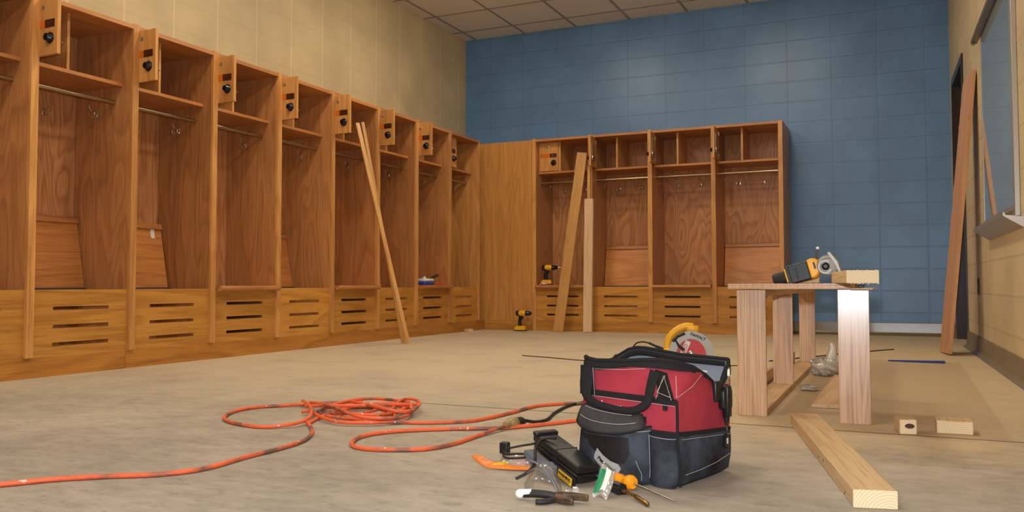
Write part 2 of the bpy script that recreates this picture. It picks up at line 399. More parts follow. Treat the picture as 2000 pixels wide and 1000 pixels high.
struct(B('wall_left', 'tan_y', None, XL-.15, XL, YB, YW+.15, 0, ZC))
struct(B('wall_behind', 'tan_l', None, -4.9, 1.1, YB-.15, YB, 0, ZC))
def RWobj(o): o.location = RW0; o.rotation_euler = (0, 0, RANG); return o
w = MB()  # right wall in its own frame: x runs from the far corner towards the camera, y into the wall; door opening left free
w.box(-.15, .30, 0, .2, 0, ZC); w.box(1.24, 12.2, 0, .2, 0, ZC); w.box(.30, 1.24, 0, .2, 2.22, ZC)
struct(RWobj(w.build('wall_right', 'tan_l')))
d = empty('door_1'); RWobj(d); struct(d)
fr = MB(); fr.box(.28, .335, -.012, .20, 0, 2.20); fr.box(1.205, 1.26, -.012, .20, 0, 2.20); fr.box(.28, 1.26, -.012, .20, 2.185, 2.25)
fr.box(.335, .36, .05, .20, 0, 2.19); fr.box(1.18, 1.205, .05, .20, 0, 2.19); fr.box(.335, 1.205, .05, .20, 2.16, 2.19)
fr.build('door_frame', 'frame_brown', d)
B('door_leaf', 'door_brown', d, .36, 1.18, .055, .10, .01, 2.16)
h = MB(); h.tube([(1.10, .055, 1.0), (1.10, -.01, 1.0), (1.0, -.015, 1.0)], .010); h.build('door_handle', 'steel', d)
h = MB(); h.box(.355, .375, .035, .056, 1.72, 1.83); h.build('hinge', 'steel', d)
# cove base: concave profile along the walls (distance from wall, height)
cv = [(.0, .118), (.0085, .117), (.0098, .114), (.0154, .030), (.020, .020), (.034, .008), (.046, .0005), (0, .0005)]
q = MB(); q.rings([[(-1.00, YW-a, z) for a, z in cv], [(.37, YW-a, z) for a, z in cv]]); struct(q.build('baseboard_back', 'cove', smooth=.05))
q = MB(); q.rings([[(1.262, -a, z) for a, z in cv], [(11.8, -a, z) for a, z in cv]]); q.rings([[(.0, -a, z) for a, z in cv], [(.278, -a, z) for a, z in cv]])
struct(RWobj(q.build('baseboard_right', 'cove_tan')))

# ------------------------------------------------------------------ lockers
ZT, D = 1.976, .49
def hook_mesh():
    h = MB(); h.box(-.012, .012, -.004, 0, -.03, .03, .003)
    h.tube(spline([(0, 0, .015), (0, -.03, .01), (0, -.055, .03), (0, -.06, .055)], 3), .0035, 6)
    h.ball((0, -.06, .058), .007, seg=8, rings=5)
    for s in (-1, 1):
        h.tube(spline([(0, 0, -.01), (s*.012, -.02, -.03), (s*.025, -.035, -.025), (s*.03, -.04, -.005)], 3), .0035, 6)
        h.ball((s*.03, -.04, 0), .006, seg=8, rings=5)
    return h
_h = hook_mesh().build('coat_hook', 'chrome'); HOOK = _h.data; bpy.data.objects.remove(_h)
def part_from(me, name, parent, loc=(0, 0, 0), rot=(0, 0, 0)):
    o = bpy.data.objects.new(name, me); COL.objects.link(o); o.parent = parent; o.location = loc; o.rotation_euler = rot
    if name == 'coat_hook': o.scale = (.8, .8, .72)
    return o
PM = {}
def pm(key, fn, mat):
    if key not in PM:
        o = fn().build(key, mat); PM[key] = o.data; bpy.data.objects.remove(o)
    return PM[key]
def slotted(w):
    m_ = MB(); xs = w/2+.02; a, b_ = xs-.172, xs+.172; zs = [.165, .257, .352]
    m_.box(.040, a, .02, .04, .10, .45); m_.box(b_, w+.001, .02, .04, .10, .45)
    lo = .10
    for z in zs: m_.box(a, b_, .02, .04, lo, z-.0095); lo = z+.0095
    m_.box(a, b_, .02, .04, lo, .45)
    return m_
def cubby_door(parent, w, ang):
    """small door hinged on its left edge; the knob, keyhole and name slot are on its outer face (y = 0)"""
    dd = part_from(pm('cubby_door', lambda: MB().box(0, .222, 0, .019, 0, .30, .001), 'face_z'), 'cubby_door', parent, (.044, .085, 1.650), (0, 0, -radians(ang)))
    part_from(pm('dial_lock', lambda: MB().lathe([(.030, 0), (.030, .004), (.024, .008), (.021, .010), (.019, .026), (.016, .028), (0.001, .028)], 20, Matrix.Rotation(pi/2, 4, 'X')), 'black_shiny'), 'dial_lock', dd, (.166, 0, .085))
    part_from(pm('keyhole_disc', lambda: MB().lathe([(.014, 0), (.014, .003), (.010, .005), (0.001, .005)], 16, Matrix.Rotation(pi/2, 4, 'X')), 'steel'), 'keyhole_disc', dd, (.105, 0, .252))
    def plate():
        q = MB(); q.box(.012, .125, -.0015, 0, .140, .182); q.mi = 1; q.box(.125, .200, -.0016, 0, .140, .182); q.mi = 2; q.box(.150, .158, -.0022, 0, .158, .166); return q
    part_from(pm('name_slot', plate, ['amber', 'slot_dark', 'steel']), 'name_slot', dd)
    def latch():
        q = MB(); q.box(.150, .172, .019, .024, .09, .24); q.box(.135, .195, .019, .036, .055, .10, .003)
        q.tube([(.195, .03, .075), (.215, .035, .06)], .005, 6); return q
    part_from(pm('latch', latch, 'steel'), 'latch', dd)
    for z in (.045, .255): part_from(pm('hinge', lambda: MB().box(-.002, .035, .019, .027, -.018, .018, .002), 'steel'), 'hinge', dd, (0, 0, z))
    return dd
def lid_pts(): pass
def make_locker(w, lid, ang, label, loc, rz, group, tofloor=False, last=False, lidkind=None):
    L = empty('locker', loc, rz); tag(L, label, 'locker', group)
    k = '%.3f' % w
    part_from(pm('side_panel', lambda: MB().box(.002, .040, .022, D, .10, ZT), 'side'), 'side_panel', L)
    z0 = .0 if tofloor else .104
    part_from(pm('face_stile%d' % tofloor, lambda: MB().box(0, .042, 0, .022, z0, ZT+.008, .002), 'face_z'), 'face_stile', L)
    part_from(pm('back_panel'+k, lambda: MB().box(.040, w+.001, .475, .485, .10, ZT-.02), 'back'), 'back_panel', L)
    part_from(pm('top_panel'+k, lambda: MB().box(.041, w+.001, .001, D, ZT-.023, ZT), 'edge_x'), 'top_panel', L)
    part_from(pm('shelf'+k, lambda: MB().box(.041, w+.001, .088, .475, 1.625, 1.645, .001), 'edge_x'), 'shelf', L)
    part_from(pm('cubby_partition', lambda: MB().box(.268, .284, .090, .475, 1.645, ZT-.023), 'face_z'), 'cubby_partition', L)
    part_from(pm('front_panel'+k, lambda: slotted(w), 'face_x'), 'front_panel', L)
    part_from(pm('seat_ledge'+k+lid, lambda: MB().box(.046, w-.006, .352 if lid == 'up' else .382, .474, .425, .459 if lid == 'up' else .446), 'dark_grey'), 'seat_ledge', L)
    part_from(pm('compartment_floor'+k, lambda: MB().box(.041, w+.001, .041, .475, .08, .095), 'side'), 'compartment_floor', L)
    part_from(pm('clothes_rod'+k, lambda: MB().tube([(.040, .15, 1.535), (w+.002, .15, 1.535)], .0125, 14), 'brass'), 'clothes_rod', L)
    cubby_door(L, w, ang)
    for x in (.185, .42): part_from(HOOK, 'coat_hook', L, (x, .475, 1.475))
    part_from(HOOK, 'coat_hook', L, (.040, .30, 1.485), (0, 0, pi/2))
    part_from(HOOK, 'coat_hook', L, (w+.002, .30, 1.485), (0, 0, -pi/2))
    # seat lid: local x width, y from hinge (0) to front (-.42), hinged at the rear
    def lidm(): return MB().box(.045, w-.006, -.40, 0, 0, .018)
    def nosem():
        q = MB(); R_ = .017
        prof = [(-.385, .018), (-.385-.022, .018)] + [(-.407-R_*sin(t), .001+R_*cos(t)) for t in [pi*j/8 for j in range(9)]] + [(-.385, -.016)]
        q.rings([[(.045, y, z) for y, z in prof], [(w-.006, y, z) for y, z in prof]]); return q
    up = lid == 'up'
    a = radians(-100.6) if up else 0
    hy, hz = (.365, .458) if up else (.378, .4505)
    S = part_from(pm('seat_lid'+k, lidm, 'lid'), 'seat_lid', L, (0, hy, hz), (a, 0, 0))
    part_from(pm('lid_nosing'+k, nosem, 'edge_x'), 'lid_nosing', S)
    if last:
        B('end_panel', 'face_z', L, w, w+.040, 0, D, .0, ZT+.004, bev=.002)
    return L
WL, WBk = .6288, .6156
# left row: local x -> +Y, local y -> -X
GL, GB = 'open oak lockers along the tan wall', 'open oak lockers along the blue wall'
lab = {
 -1: 'oak locker on the tan wall cut off by the left picture edge',
 0: 'nearest whole oak locker on the left, plain seat lid raised against its back',
 1: 'oak locker with white paper label stuck on its raised seat lid',
 2: 'nearest oak locker with its seat lid down along the tan wall',
 3: 'oak locker between the two nearest lid-down lockers, its raised lid mostly hidden',
 4: 'oak locker with seat lid down, just left of the two leaning trim strips',
 5: 'oak locker behind the two leaning trim strips, no seat lid in view',
 6: 'oak locker holding a blue and white packet on its closed seat',
 7: 'farthest oak locker of the tan wall, cubby door shut, beside the corner panel'}
lids = {-1: 'up', 0: 'up', 1: 'up', 2: 'down', 3: 'up', 4: 'down', 5: 'up', 6: 'down', 7: 'up'}
angs = {-1: 88, 0: 92, 1: 93, 2: 92, 3: 94, 4: 92, 5: 93, 6: 92, 7: 4}
for i in range(-1, 8):
    L = make_locker(WL, lids[i], angs[i], lab[i], (-4.027, 2.9045+i*WL, 0), pi/2, GL, last=False)
    if i == 1:
        S = [c_ for c_ in L.children if c_.name.startswith('seat_lid')][0]
        t_ = B('paper_label', 'white', S, .535, .565, -.385, -.325, -.0012, 0)
    if i == 7:
        B('end_stile', 'face_z', L, WL, WL+.022, 0, D, .104, ZT+.006, bev=.002)
lb = ['oak locker on the blue wall with shut cubby door and a drill on its seat',
      'oak locker with raised lid, just right of the pale pine stud on the blue wall',
      'oak locker on the blue wall between two lockers with raised lids, its own lid down',
      'end oak locker beside bare blue wall, behind the work stand, seat lid raised']
for i in range(4):
    make_locker(WBk, ['down', 'up', 'down', 'up'][i], [1, 86, 88, 90][i], lb[i], (-3.5102+i*WBk, 8.129, 0), 0, GB, tofloor=(i == 0), last=(i == 3))
# plinths, corner panel
def plinth(name, label, x0, x1, y0, y1, z1=.102):
    tag(B(name, 'face_y' if 'face_y' in M else 'face_x', None, x0, x1, y0, y1, 0, z1), label, 'plinth')
M['face_y'] = wood('oak_plinth_along', srgb(196, 136, 60), srgb(156, 98, 36), 'y', 6, contrast=.6)
plinth('plinth_board', 'oak plinth board under the nearest lockers at lower left, up to the butt joint', -4.066, -4.046, 2.1, 3.525, .103)
plinth('plinth_board', 'long oak plinth board under the tan wall lockers, from the butt joint to the corner', -4.066, -4.046, 3.528, 8.10, .103)
tag(B('plinth_board', 'face_x', None, -3.468, -1.06, 8.149, 8.168, 0, .102), 'oak plinth board under the lockers on the blue wall', 'plinth')
tag(B('plinth_board', 'face_x', None, -4.044, -3.512, 8.10, 8.118, 0, .095), 'short oak plinth board at the foot of the blank corner panel', 'plinth')
tag(B('corner_panel', 'corner', None, -4.22, -3.512, 8.130, 8.148, .0, ZT-.004), 'tall blank oak panel closing the corner between the two locker runs', 'panel')

# ------------------------------------------------------------------ leaning boards
def stick(name, mat, w, t, ln, foot, top, facing, label, cat='board', bev=.001):
    o = MB().box(-w/2, w/2, -t/2, t/2, 0, ln, bev).build(name, mat); lean(o, foot, top, facing); tag(o, label, cat); return o
stick('trim_strip', 'board_z', .036, .012, 1.83, (-3.615, 5.878, .002), (-4.012, 5.735, 1.77), (1, -.35, 0), 'long thin light oak trim strip leaning on the lockers, front one of the pair', 'trim strip')
stick('trim_strip', 'board_z', .030, .012, 1.83, (-3.685, 5.915, .002), (-4.008, 5.805, 1.775), (1, -.35, 0), 'long thin oak trim strip leaning on the lockers, rear one of the pair', 'trim strip')
stick('leaning_board', 'board_z', .105, .019, 1.815, (-3.155, 7.955, .004), (-2.945, 8.105, 1.80), (0, -1, 0), 'flat light oak board leaning aslant across the first blue wall locker', 'board')
o = MB().box(-.045, .045, -.019, .019, 0, 1.33, .003).build('pine_stud', 'pine_z'); lean(o, (-2.868, 8.025, .002), (-2.872, 8.098, 1.32), (0, -1, 0)); tag(o, 'pale knotty pine stud standing upright against the blue wall lockers', 'stud')
kn = MB()
for x, z, r in ((-.012, .33, .011), (.02, .10, .006), (-.02, .98, .008), (.015, .80, .005), (.0, .56, .005)):
    kn.lathe([(r, 0), (r, .0006), (.0005, .0006)], 12, Matrix.Translation((x, -.019, z)) @ Matrix.Rotation(pi/2, 4, 'X'))
M['knot'] = plain('brown_knot', srgb(160, 96, 64), .6); kn.build('knot', 'knot', o)
stick('oak_strip', 'board_z', .030, .010, 1.66, (-2.888, 8.086, .0), (-2.878, 8.112, 1.66), (0, -1, 0), 'narrow oak strip standing behind the pale pine stud, top showing above it', 'trim strip')
o = MB().box(-.165, .165, -.012, .012, 0, 1.90, .002).build('leaning_board', 'red_board'); lean(o, (.234, 6.515, .006), (.418, 6.60, 1.885), (-.993, -.12, 0)); tag(o, 'wide reddish oak board leaning on the right wall beside the dark door', 'board')

# ------------------------------------------------------------------ whiteboard on right wall
wbd = empty('whiteboard'); RWobj(wbd); tag(wbd, 'whiteboard on the tan right wall, mirroring the blue wall', 'whiteboard')
B('board_surface', 'wb', wbd, 2.60, 3.89, -.016, -.001, .86, 2.03)
f = MB(); f.box(3.86, 3.915, -.024, -.001, .80, 2.03, .002); f.box(2.58, 2.60, -.018, -.001, .84, 2.03); f.box(2.58, 3.90, -.02, -.001, .84, .862); f.build('board_frame', 'alu', wbd)
M['rail'] = plain('dull_grey_rail', srgb(120, 112, 106), .4, metal=.4)
f = MB(); f.box(2.42, 4.0, -.055, -.016, 2.02, 2.05, .004); f.tube([(2.41, -.04, 2.025), (2.44, -.04, 2.015)], .010, 8); f.build('map_rail', 'rail', wbd)
f = MB(); prof = [(0, .74), (-.085, .795), (-.088, .812), (-.080, .812), (-.075, .80), (0, .79)]
f.rings([[(2.66, y, z) for y, z in prof], [(4.0, y, z) for y, z in prof]]); f.build('pen_tray', 'alu', wbd)
out = empty('wall_outlet'); RWobj(out); tag(out, 'small dark outlet low on the right wall, beyond the whiteboard', 'outlet')
B('cover_plate', 'dark_grey', out, 1.99, 2.06, -.006, 0, .40, .515, bev=.002)
f = MB()
for z in (.43, .485): f.box(2.005, 2.045, -.009, -.004, z-.016, z+.016, .004)
f.build('socket', 'black', out)

# ------------------------------------------------------------------ ceiling lights
def troffer(x0, y0, lx, ly, label, power):
    t = empty('ceiling_light', (x0+lx/2, y0+ly/2, ZC)); tag(t, label, 'ceiling light', 'recessed ceiling lights')
    f = MB(); a, b_ = lx/2, ly/2
    for (p, q_, r, s) in ((-a, a, -b_, -b_+.02), (-a, a, b_-.02, b_), (-a, -a+.02, -b_, b_), (a-.02, a, -b_, b_)): f.box(p, q_, r, s, -.012, -.001)
    f.build('frame', 'tbar', t)
    e, nt_, bb = newmat('light_diffuser'); bb.inputs['Base Color'].default_value = (.8, .8, .8, 1)
    bb.inputs['Emission Color'].default_value = (1., .87, .69, 1); bb.inputs['Emission Strength'].default_value = power
    B('diffuser', e, t, -a+.02, a-.02, -b_+.02, b_-.02, -LDEP, -.001)
LP = 72.0
LDEP = .035
for ix, (x_, px_) in enumerate(((-3.15, 'nearer the lockers'), (-1.35, 'nearer the right wall'))):
    for y_, py_ in ((6.25, 'over the far part of the room'), (3.95, 'over the middle of the room'), (1.65, 'above the camera end'), (-.9, 'at the rear end')):
        troffer(x_-.17, y_-.17, .34, .34, 'small square ceiling light %s, %s' % (py_, px_), LP)

# flash on top of the camera
ld = bpy.data.lights.new('camera_flash', 'SPOT'); ld.energy = 190; ld.color = (.90, .94, 1.0); ld.spot_size = radians(115); ld.spot_blend = .8; ld.shadow_soft_size = .02
fl = bpy.data.objects.new('camera_flash', ld); COL.objects.link(fl); fl.location = (-.01, .05, .60)
fl.rotation_euler = (radians(90), 0, radians(24))

# ------------------------------------------------------------------ work stand (bench)
WS = empty('work_stand', (-.50, 3.2, 0)); tag(WS, 'makeshift stand of raw oak boards with plywood top, right of the red tool bag', 'work stand')
def wb(name, mat, x0, x1, y0, y1, z0, z1, rz=0, bev=.0015):
    cx, cy = (x0+x1)/2, (y0+y1)/2
    o = MB().box(x0-cx, x1-cx, y0-cy, y1-cy, z0, z1, bev).build(name, mat, WS); o.location = (cx+.50, cy-3.2, 0); o.rotation_euler = (0, 0, rz); return o
wb('post', 'raw_oak', -.563, -.462, 3.185, 3.205, 0, .455, 0.04)
wb('post', 'raw_oak', -.556, -.470, 4.05, 4.07, .022, .43, .04)
wb('post', 'raw_oak', -.575, -.487, 5.28, 5.30, .022, .43, .04)
wb('post', 'raw_oak_gloss', -.216, -.116, 3.140, 3.160, 0, .456, .05)
o = MB().box(-.05, .05, 0, 2.15, 0, .022, .001).build('rail', 'raw_oak_y', WS); o.location = (-.015, .012, 0); o.rotation_euler = (0, 0, .012)
o = MB().box(-.008, .008, 0, 2.15, 0, .075, .001).build('rail', 'raw_oak_y', WS); o.location = (-.075, .012, 0); o.rotation_euler = (0, 0, .02)
o = MB().box(-.05, .05, 0, 2.15, .430, .4535, .001).build('rail', 'raw_oak_y', WS); o.location = (-.015, -.008, 0); o.rotation_euler = (0, 0, .012)
o = MB(); o.box(-.575, -.17, 3.08, 3.52, .458, .4635); o.mi = 1; o.box(-.575, -.17, 3.08, 3.52, .4635, .468); o.mi = 0; o.box(-.575, -.17, 3.08, 3.52, .468, .472); o.mi = 1; o.box(-.575, -.17, 3.08, 3.52, .472, .4765)
o = o.build('table_top', ['ply_x', 'raw_oak'], WS); o.location = (.50, -3.2, 0)
wb('cleat', 'raw_oak_y', -.168, -.100, 3.055, 3.52, .4565, .4605, 0, 0)
# things on the stand
pc = empty('lumber_offcut', (-.117, 2.745, .4775), radians(10)); tag(pc, 'rough-cut pale pine block overhanging the front of the work stand', 'lumber')
o = MB(); o.box(-.045, .045, .004, .42, 0, .038, .002); o.build('wood_body', 'pine_y', pc)
o = MB(); o.box(-.045, .045, 0, .004, 0, .038, .0005)
for k in range(26):
    x = -.045+.09*random.random(); z = random.choice((0, .038)); o.box(x-.001, x+.0015, -.001, .003, z-.003*random.random()-.001, z+.002*random.random())
o.build('sawn_end', 'pine_end', pc)
pc2 = MB().box(-.055, .055, -.02, .07, 0, .026, .004).build('wood_scrap', 'pine_y'); pc2.location = (-.345, 3.335, .477); pc2.rotation_euler = (0, 0, .1); tag(pc2, 'small wood scrap on the stand under the yellow and black saw', 'wood scrap')
for i in range(3):
    rs = random.Random(20+i); o = MB(); o.tube(spline([(cos(t*.9)*.0045+rs.uniform(-.002, .002), t*.0012, sin(t*.9)*.0045+rs.uniform(-.0015, .0015)) for t in range(11)], 4), .0011, 5)
    o = o.build('wood_curl', 'rust'); o.location = (-.154+i*.014, 3.066+.002*i, .4675); o.rotation_euler = (0, 0, .6*i-.5); tag(o, 'brown curled shaving caught at the edge of the stand below the pine block', 'shaving', 'brown shavings under the pine block')

# cordless saw lying on the stand: local x along body, y depth, z up; tilted
cs = empty('cordless_saw', (-.343, 3.215, .4775)); tag(cs, 'yellow and black cordless saw lying on the work stand', 'saw'); cs.rotation_euler = (0, -radians(15), 0)
M4 = Matrix.Rotation(pi/2, 4, 'Y')
o = MB(); o.lathe([(.004, 0), (.020, 0), (.025, .008), (.026, .05), (.026, .065), (.004, .065)], 20, Matrix.Translation((-.088, 0, .032)) @ M4); o.build('rear_grip', 'rubber', cs)
o = MB(); o.box(-.030, .044, -.036, .036, .004, .070, .004)
for k in range(3): o.box(-.033+.0, .0-.024, -.039, .039, .012+.018*k, .018+.018*k, .001)
o.box(-.034, -.022, -.04, .04, .000, .074, .002); o.box(-.002, .003, -.039, -.036, .016, .056, .001); o.build('battery_pack', 'black', cs)
o = MB(); o.box(-.039, -.032, -.038, .030, .012, .062, .002); o.build('release_clip', 'yellow', cs)
o = MB(); pts = [(.040, -.028), (.040, .038), (.062, .042), (.078, .034), (.086, .010), (.080, -.012), (.060, -.030)]
o.prism(pts, -.032, .034, Matrix.Translation((0, 0, .034)) @ Matrix.Rotation(pi/2, 4, 'X')); o = o.build('motor_housing', 'yellow', cs)
md = o.modifiers.new('b', 'BEVEL'); md.width = .007; md.segments = 3
B('trigger', 'black', cs, .062, .068, -.037, -.033, .036, .060, bev=.001)
o = MB(); o.lathe([(.004, 0), (.033, .0), (.036, .004), (.036, .022), (.032, .026), (.026, .026), (.024, .022), (.004, .022)], 30, Matrix.Translation((.104, -.018, .036)) @ Matrix.Rotation(pi/2, 4, 'X') @ Matrix.Rotation(.25, 4, 'Y')); o.build('blade_guard', 'guard', cs, smooth=.5)
MB().lathe([(.003, 0), (.013, 0), (.013, .006), (.007, .010), (.003, .010)], 18, Matrix.Translation((.101, -.042, .034)) @ Matrix.Rotation(pi/2, 4, 'X')).build('arbor_housing', 'black_shiny', cs, smooth=.5)
o = MB(); o.lathe([(.018, 0), (.024, 0), (.024, .008), (.018, .008), (.018, 0)], 20, Matrix.Translation((.100, -.055, .032)) @ Matrix.Rotation(pi/2, 4, 'X'), a0=.7, a1=5.6); o.build('guard_ring', 'guard', cs)
o = MB(); pts = [(.118, .078), (.126, .080), (.142, .040), (.144, .0), (.138, -.004), (.132, .035)]
o.prism(pts, -.045, .04, Matrix.Rotation(pi/2, 4, 'X')); o.build('base_shoe', 'guard', cs)
o = MB(); o.tube([(.076, -.02, .066), (.084, -.02, .090), (.090, -.02, .100)], .003, 8); o.mi = 1; o.ball((.091, -.02, .104), .006, seg=10, rings=6); o.build('adjusting_knob', ['rust', 'white'], cs)

# under and around the stand
o = MB().box(-.055, .09, -.6, .6, 0, .014, .001).build('plywood_strip', 'raw_oak_y'); o.location = (-.285, 4.09, .001); tag(o, 'flat plywood strip lying on the floor behind the glossy right post', 'board')
def crumple(name, mat, c, rx, ry, rz, amp, seed, label, cat):
    rnd = random.Random(seed); me = MB(); n, m_ = 26, 14; rows = []
    ph = [(rnd.uniform(0, 6.28), rnd.randint(2, 6), rnd.uniform(2, 7)) for _ in range(6)]
    for j in range(1, m_):
        th = pi*j/m_; row = []
        for i in range(n):
            p = 2*pi*i/n; k = 1+amp*sum(sin(b_*p+a_+th*c_) for a_, b_, c_ in ph)/3+rnd.uniform(-.05, .05)
            row.append((rx*k*sin(th)*cos(p), ry*k*sin(th)*sin(p), max(0.001, rz*(1-cos(th)*k))))
        rows.append(row)
    me.rings(rows); o = me.build(name, mat, smooth=3.2); o.location = c; tag(o, label, cat); return o
pb = crumple('plastic_bag', 'hazy', (-.388, 4.74, .0), .072, .08, .045, .35, 3, 'crumpled clear plastic bag with raised tail on the floor under the stand', 'plastic bag')
o = MB(); o.tube(spline([(.01, 0, .06), (.03, 0, .10), (.035, .01, .14), (.028, .01, .168)], 4), [.035, .033, .03, .028, .026, .024, .022, .020, .019, .018, .017, .012, .006], 8); o.build('bag_tail', 'hazy', pb)
crumple('plastic_wrap', 'hazy', (-.405, 4.05, .0), .035, .05, .012, .4, 5, 'small scrap of clear plastic wrap beside the bottom rail of the stand', 'plastic wrap')
o = MB().tube(spline([(-.77, 5.44, .004), (-.62, 5.75, .005), (-.45, 6.1, .004), (-.27, 6.45, .005), (-.09, 6.78, .004)], 5), .004, 6).build('thin_stick', 'brown_cord'); tag(o, 'thin brown stick on the floor between the stand posts and blue wall', 'stick')
o = MB().tube(spline([(-2.326, 5.218, .003), (-2.066, 5.118, .004), (-1.823, 5.025, .003), (-1.4, 4.93, .004), (-.93, 5.06, .003), (-.78, 5.22, .003)], 6), .0035, 6).build('brown_wire', 'brown_cord'); tag(o, 'thin brown wire on the floor behind the red tool bag', 'wire')
o = MB(); pl = [(-.11, 5.755), (-.06, 5.77), (.02, 5.79), (.10, 5.80), (.205, 5.83), (.200, 5.72), (.10, 5.725), (.0, 5.74)]
o.prism(pl, .001, .009).build('painter_tape', 'tape'); o = bpy.data.objects['painter_tape']; tag(o, 'strip of blue painter tape on the floor left of the leaning reddish board', 'tape')
def block(name, w_, d_, h_, loc, rz, label, hole=False):
    e = MB().box(-w_/2, w_/2, -d_/2, d_/2, 0, h_, .003).build(name, 'pine_y'); e.location = loc; e.rotation_euler = (0, 0, rz); tag(e, label, 'wood block')
    B('sawn_end', 'pine_end', e, -w_/2+.003, w_/2-.003, -d_/2-.001, -d_/2, .003, h_-.003)
    if hole:
        q_ = MB().lathe([(.013, 0), (.013, .001), (.0005, .001)], 16, Matrix.Translation((.004, -d_/2-.001, h_*.58)) @ Matrix.Rotation(pi/2, 4, 'X') @ Matrix.Diagonal((1.1, .6, 1, 1))); q_.build('dark_knot', 'slot_dark', e)
    return e
block('wood_block', .052, .085, .048, (-.010, 3.03, 0), .18, 'small wood block with a dark knot hole, on the floor right of the stand', True)
block('wood_block', .105, .09, .042, (.130, 3.10, 0), .03, 'pale wood offcut without hole, nearest the right wall on the floor joint')
block('wood_block', .075, .05, .036, (-3.93, 7.52, 0), 1.35, 'tiny wood block on the floor by the plinth near the corner')
# 2x4 in the foreground
pk = empty('lumber_plank', (-.067, 1.982, .0)); A = Vector((-.067, 1.982, 0)); Bv = Vector((-.322, 3.06, 0)); dv = (Bv-A).normalized(); pk.rotation_euler = (0, 0, math.atan2(-dv.x, dv.y)); tag(pk, 'long pale pine two-by-four lying on the floor in the right foreground', 'lumber')
ln = (Bv-A).length
MB().box(-.0445, .0445, .004, ln, 0.0005, .0385, .003).build('wood_body', 'pine_y', pk)
MB().box(-.0445, .0445, 0, .004, 0.0005, .0385, .0015).build('sawn_end', 'pine_end', pk)
kn = MB()
for y, z in ((.40, .02), (.48, .014), (.10, .008)): kn.lathe([(.004, 0), (.004, .0006), (.0003, .0006)], 8, Matrix.Translation((-.0445, y, z)) @ Matrix.Rotation(-pi/2, 4, 'Y'))
kn.build('nail_hole', 'slot_dark', pk)

# ------------------------------------------------------------------ drills
def drill(loc, rz, label, bit=False, sc=1.0):
    d_ = empty('cordless_drill', loc, rz); tag(d_, label, 'drill')
    o = MB(); o.box(-.062, .050, -.036, .036, .004, .040, .006); o.box(-.05, .040, -.030, .030, .040, .052, .004); o.build('battery_pack', 'yellow', d_)
    o = MB(); o.box(-.064, .052, -.037, .037, 0, .012, .003); o.build('battery_base', 'black', d_)
    o = MB(); o.tube([(-.012, 0, .045), (-.016, 0, .08), (-.010, 0, .12), (-.002, 0, .155)], [.020, .017, .018, .022], 12, ry=None); o.build('grip', 'black', d_)
    o = MB(); o.lathe([(.004, 0), (.024, .002), (.030, .02), (.031, .055), (.028, .075), (.004, .076)], 20, Matrix.Translation((-.028, 0, .180)) @ Matrix.Rotation(pi/2, 4, 'Y')); o.build('motor_housing', 'yellow', d_)
    o = MB(); o.lathe([(.004, 0), (.022, .002), (.029, .016), (.0305, .03), (.004, .031)], 20, Matrix.Translation((-.054, 0, .180)) @ Matrix.Rotation(pi/2, 4, 'Y')); o.build('rear_cap', 'black', d_)
    o = MB(); o.lathe([(.004, 0), (.026, .0), (.024, .02), (.021, .045), (.010, .062), (.004, .063)], 20, Matrix.Translation((.048, 0, .180)) @ Matrix.Rotation(pi/2, 4, 'Y')); o.build('chuck', 'black_shiny', d_)
    B('trigger', 'black', d_, .008, .022, -.008, .008, .12, .155, bev=.003)
    if bit: MB().tube([(.108, 0, .18), (.18, 0, .18)], .0035, 8).build('drill_bit', 'steel', d_)
    return d_
drill((-3.578, 8.00, 0), .12, 'yellow and black cordless drill standing on the floor by the corner panel')
drill((-3.40, 8.27, .469), .25, 'cordless drill standing on the seat of the first blue wall locker', True)
o = MB(); o.tube(spline([(0, 0, .002), (.03, 0, .012), (.06, .005, .008), (.09, 0, .012)], 3), .008, 6); o = o.build('foil_scrap', 'drywall_foot'); o.location = (-3.455, 8.20, .5305-.06); tag(o, 'shiny silvery scrap beside the drill on the locker seat', 'scrap')

# wipes packet and items on left bay 6 seat
wp = MB(); wp.box(-.09, .09, -.055, .055, 0, .035, .012, seg=3); wp.mi = 1; wp.box(-.085, .085, -.052, .052, .032, .060, .012, seg=3)
wp.tube([(-.01, 0, .055), (-.005, 0, .082)], [.030, .004], 8)
wp = wp.build('wipes_packet', ['blue_print', 'white']); wp.location = (-4.10, 6.96, .4695); wp.rotation_euler = (0, 0, pi/2); tag(wp, 'crumpled blue and white packet on the seat of a far tan wall locker', 'packet')
o = MB(); o.tube([(0, 0, .0), (.055, .04, .03), (.11, .08, .05)], [.012, .014, .013], 10); o = o.build('dark_tool_handle', 'green_dark'); o.location = (-4.12, 7.06, .485+.03); o.rotation_euler = (0, 0, .95-.2); tag(o, 'dark olive tool handle resting on the packet in a far locker', 'tool')
o = MB(); o.tube(spline([(-.02, -.02, .006), (0, .01, .016), (.02, .03, .006), (.03, .05, .012)], 3), .007, 6); o = o.build('small_scrap', 'red_print'); o.location = (-4.05, 7.13, .470); tag(o, 'small orange and silver item beside the packet on a far locker seat', 'scrap')
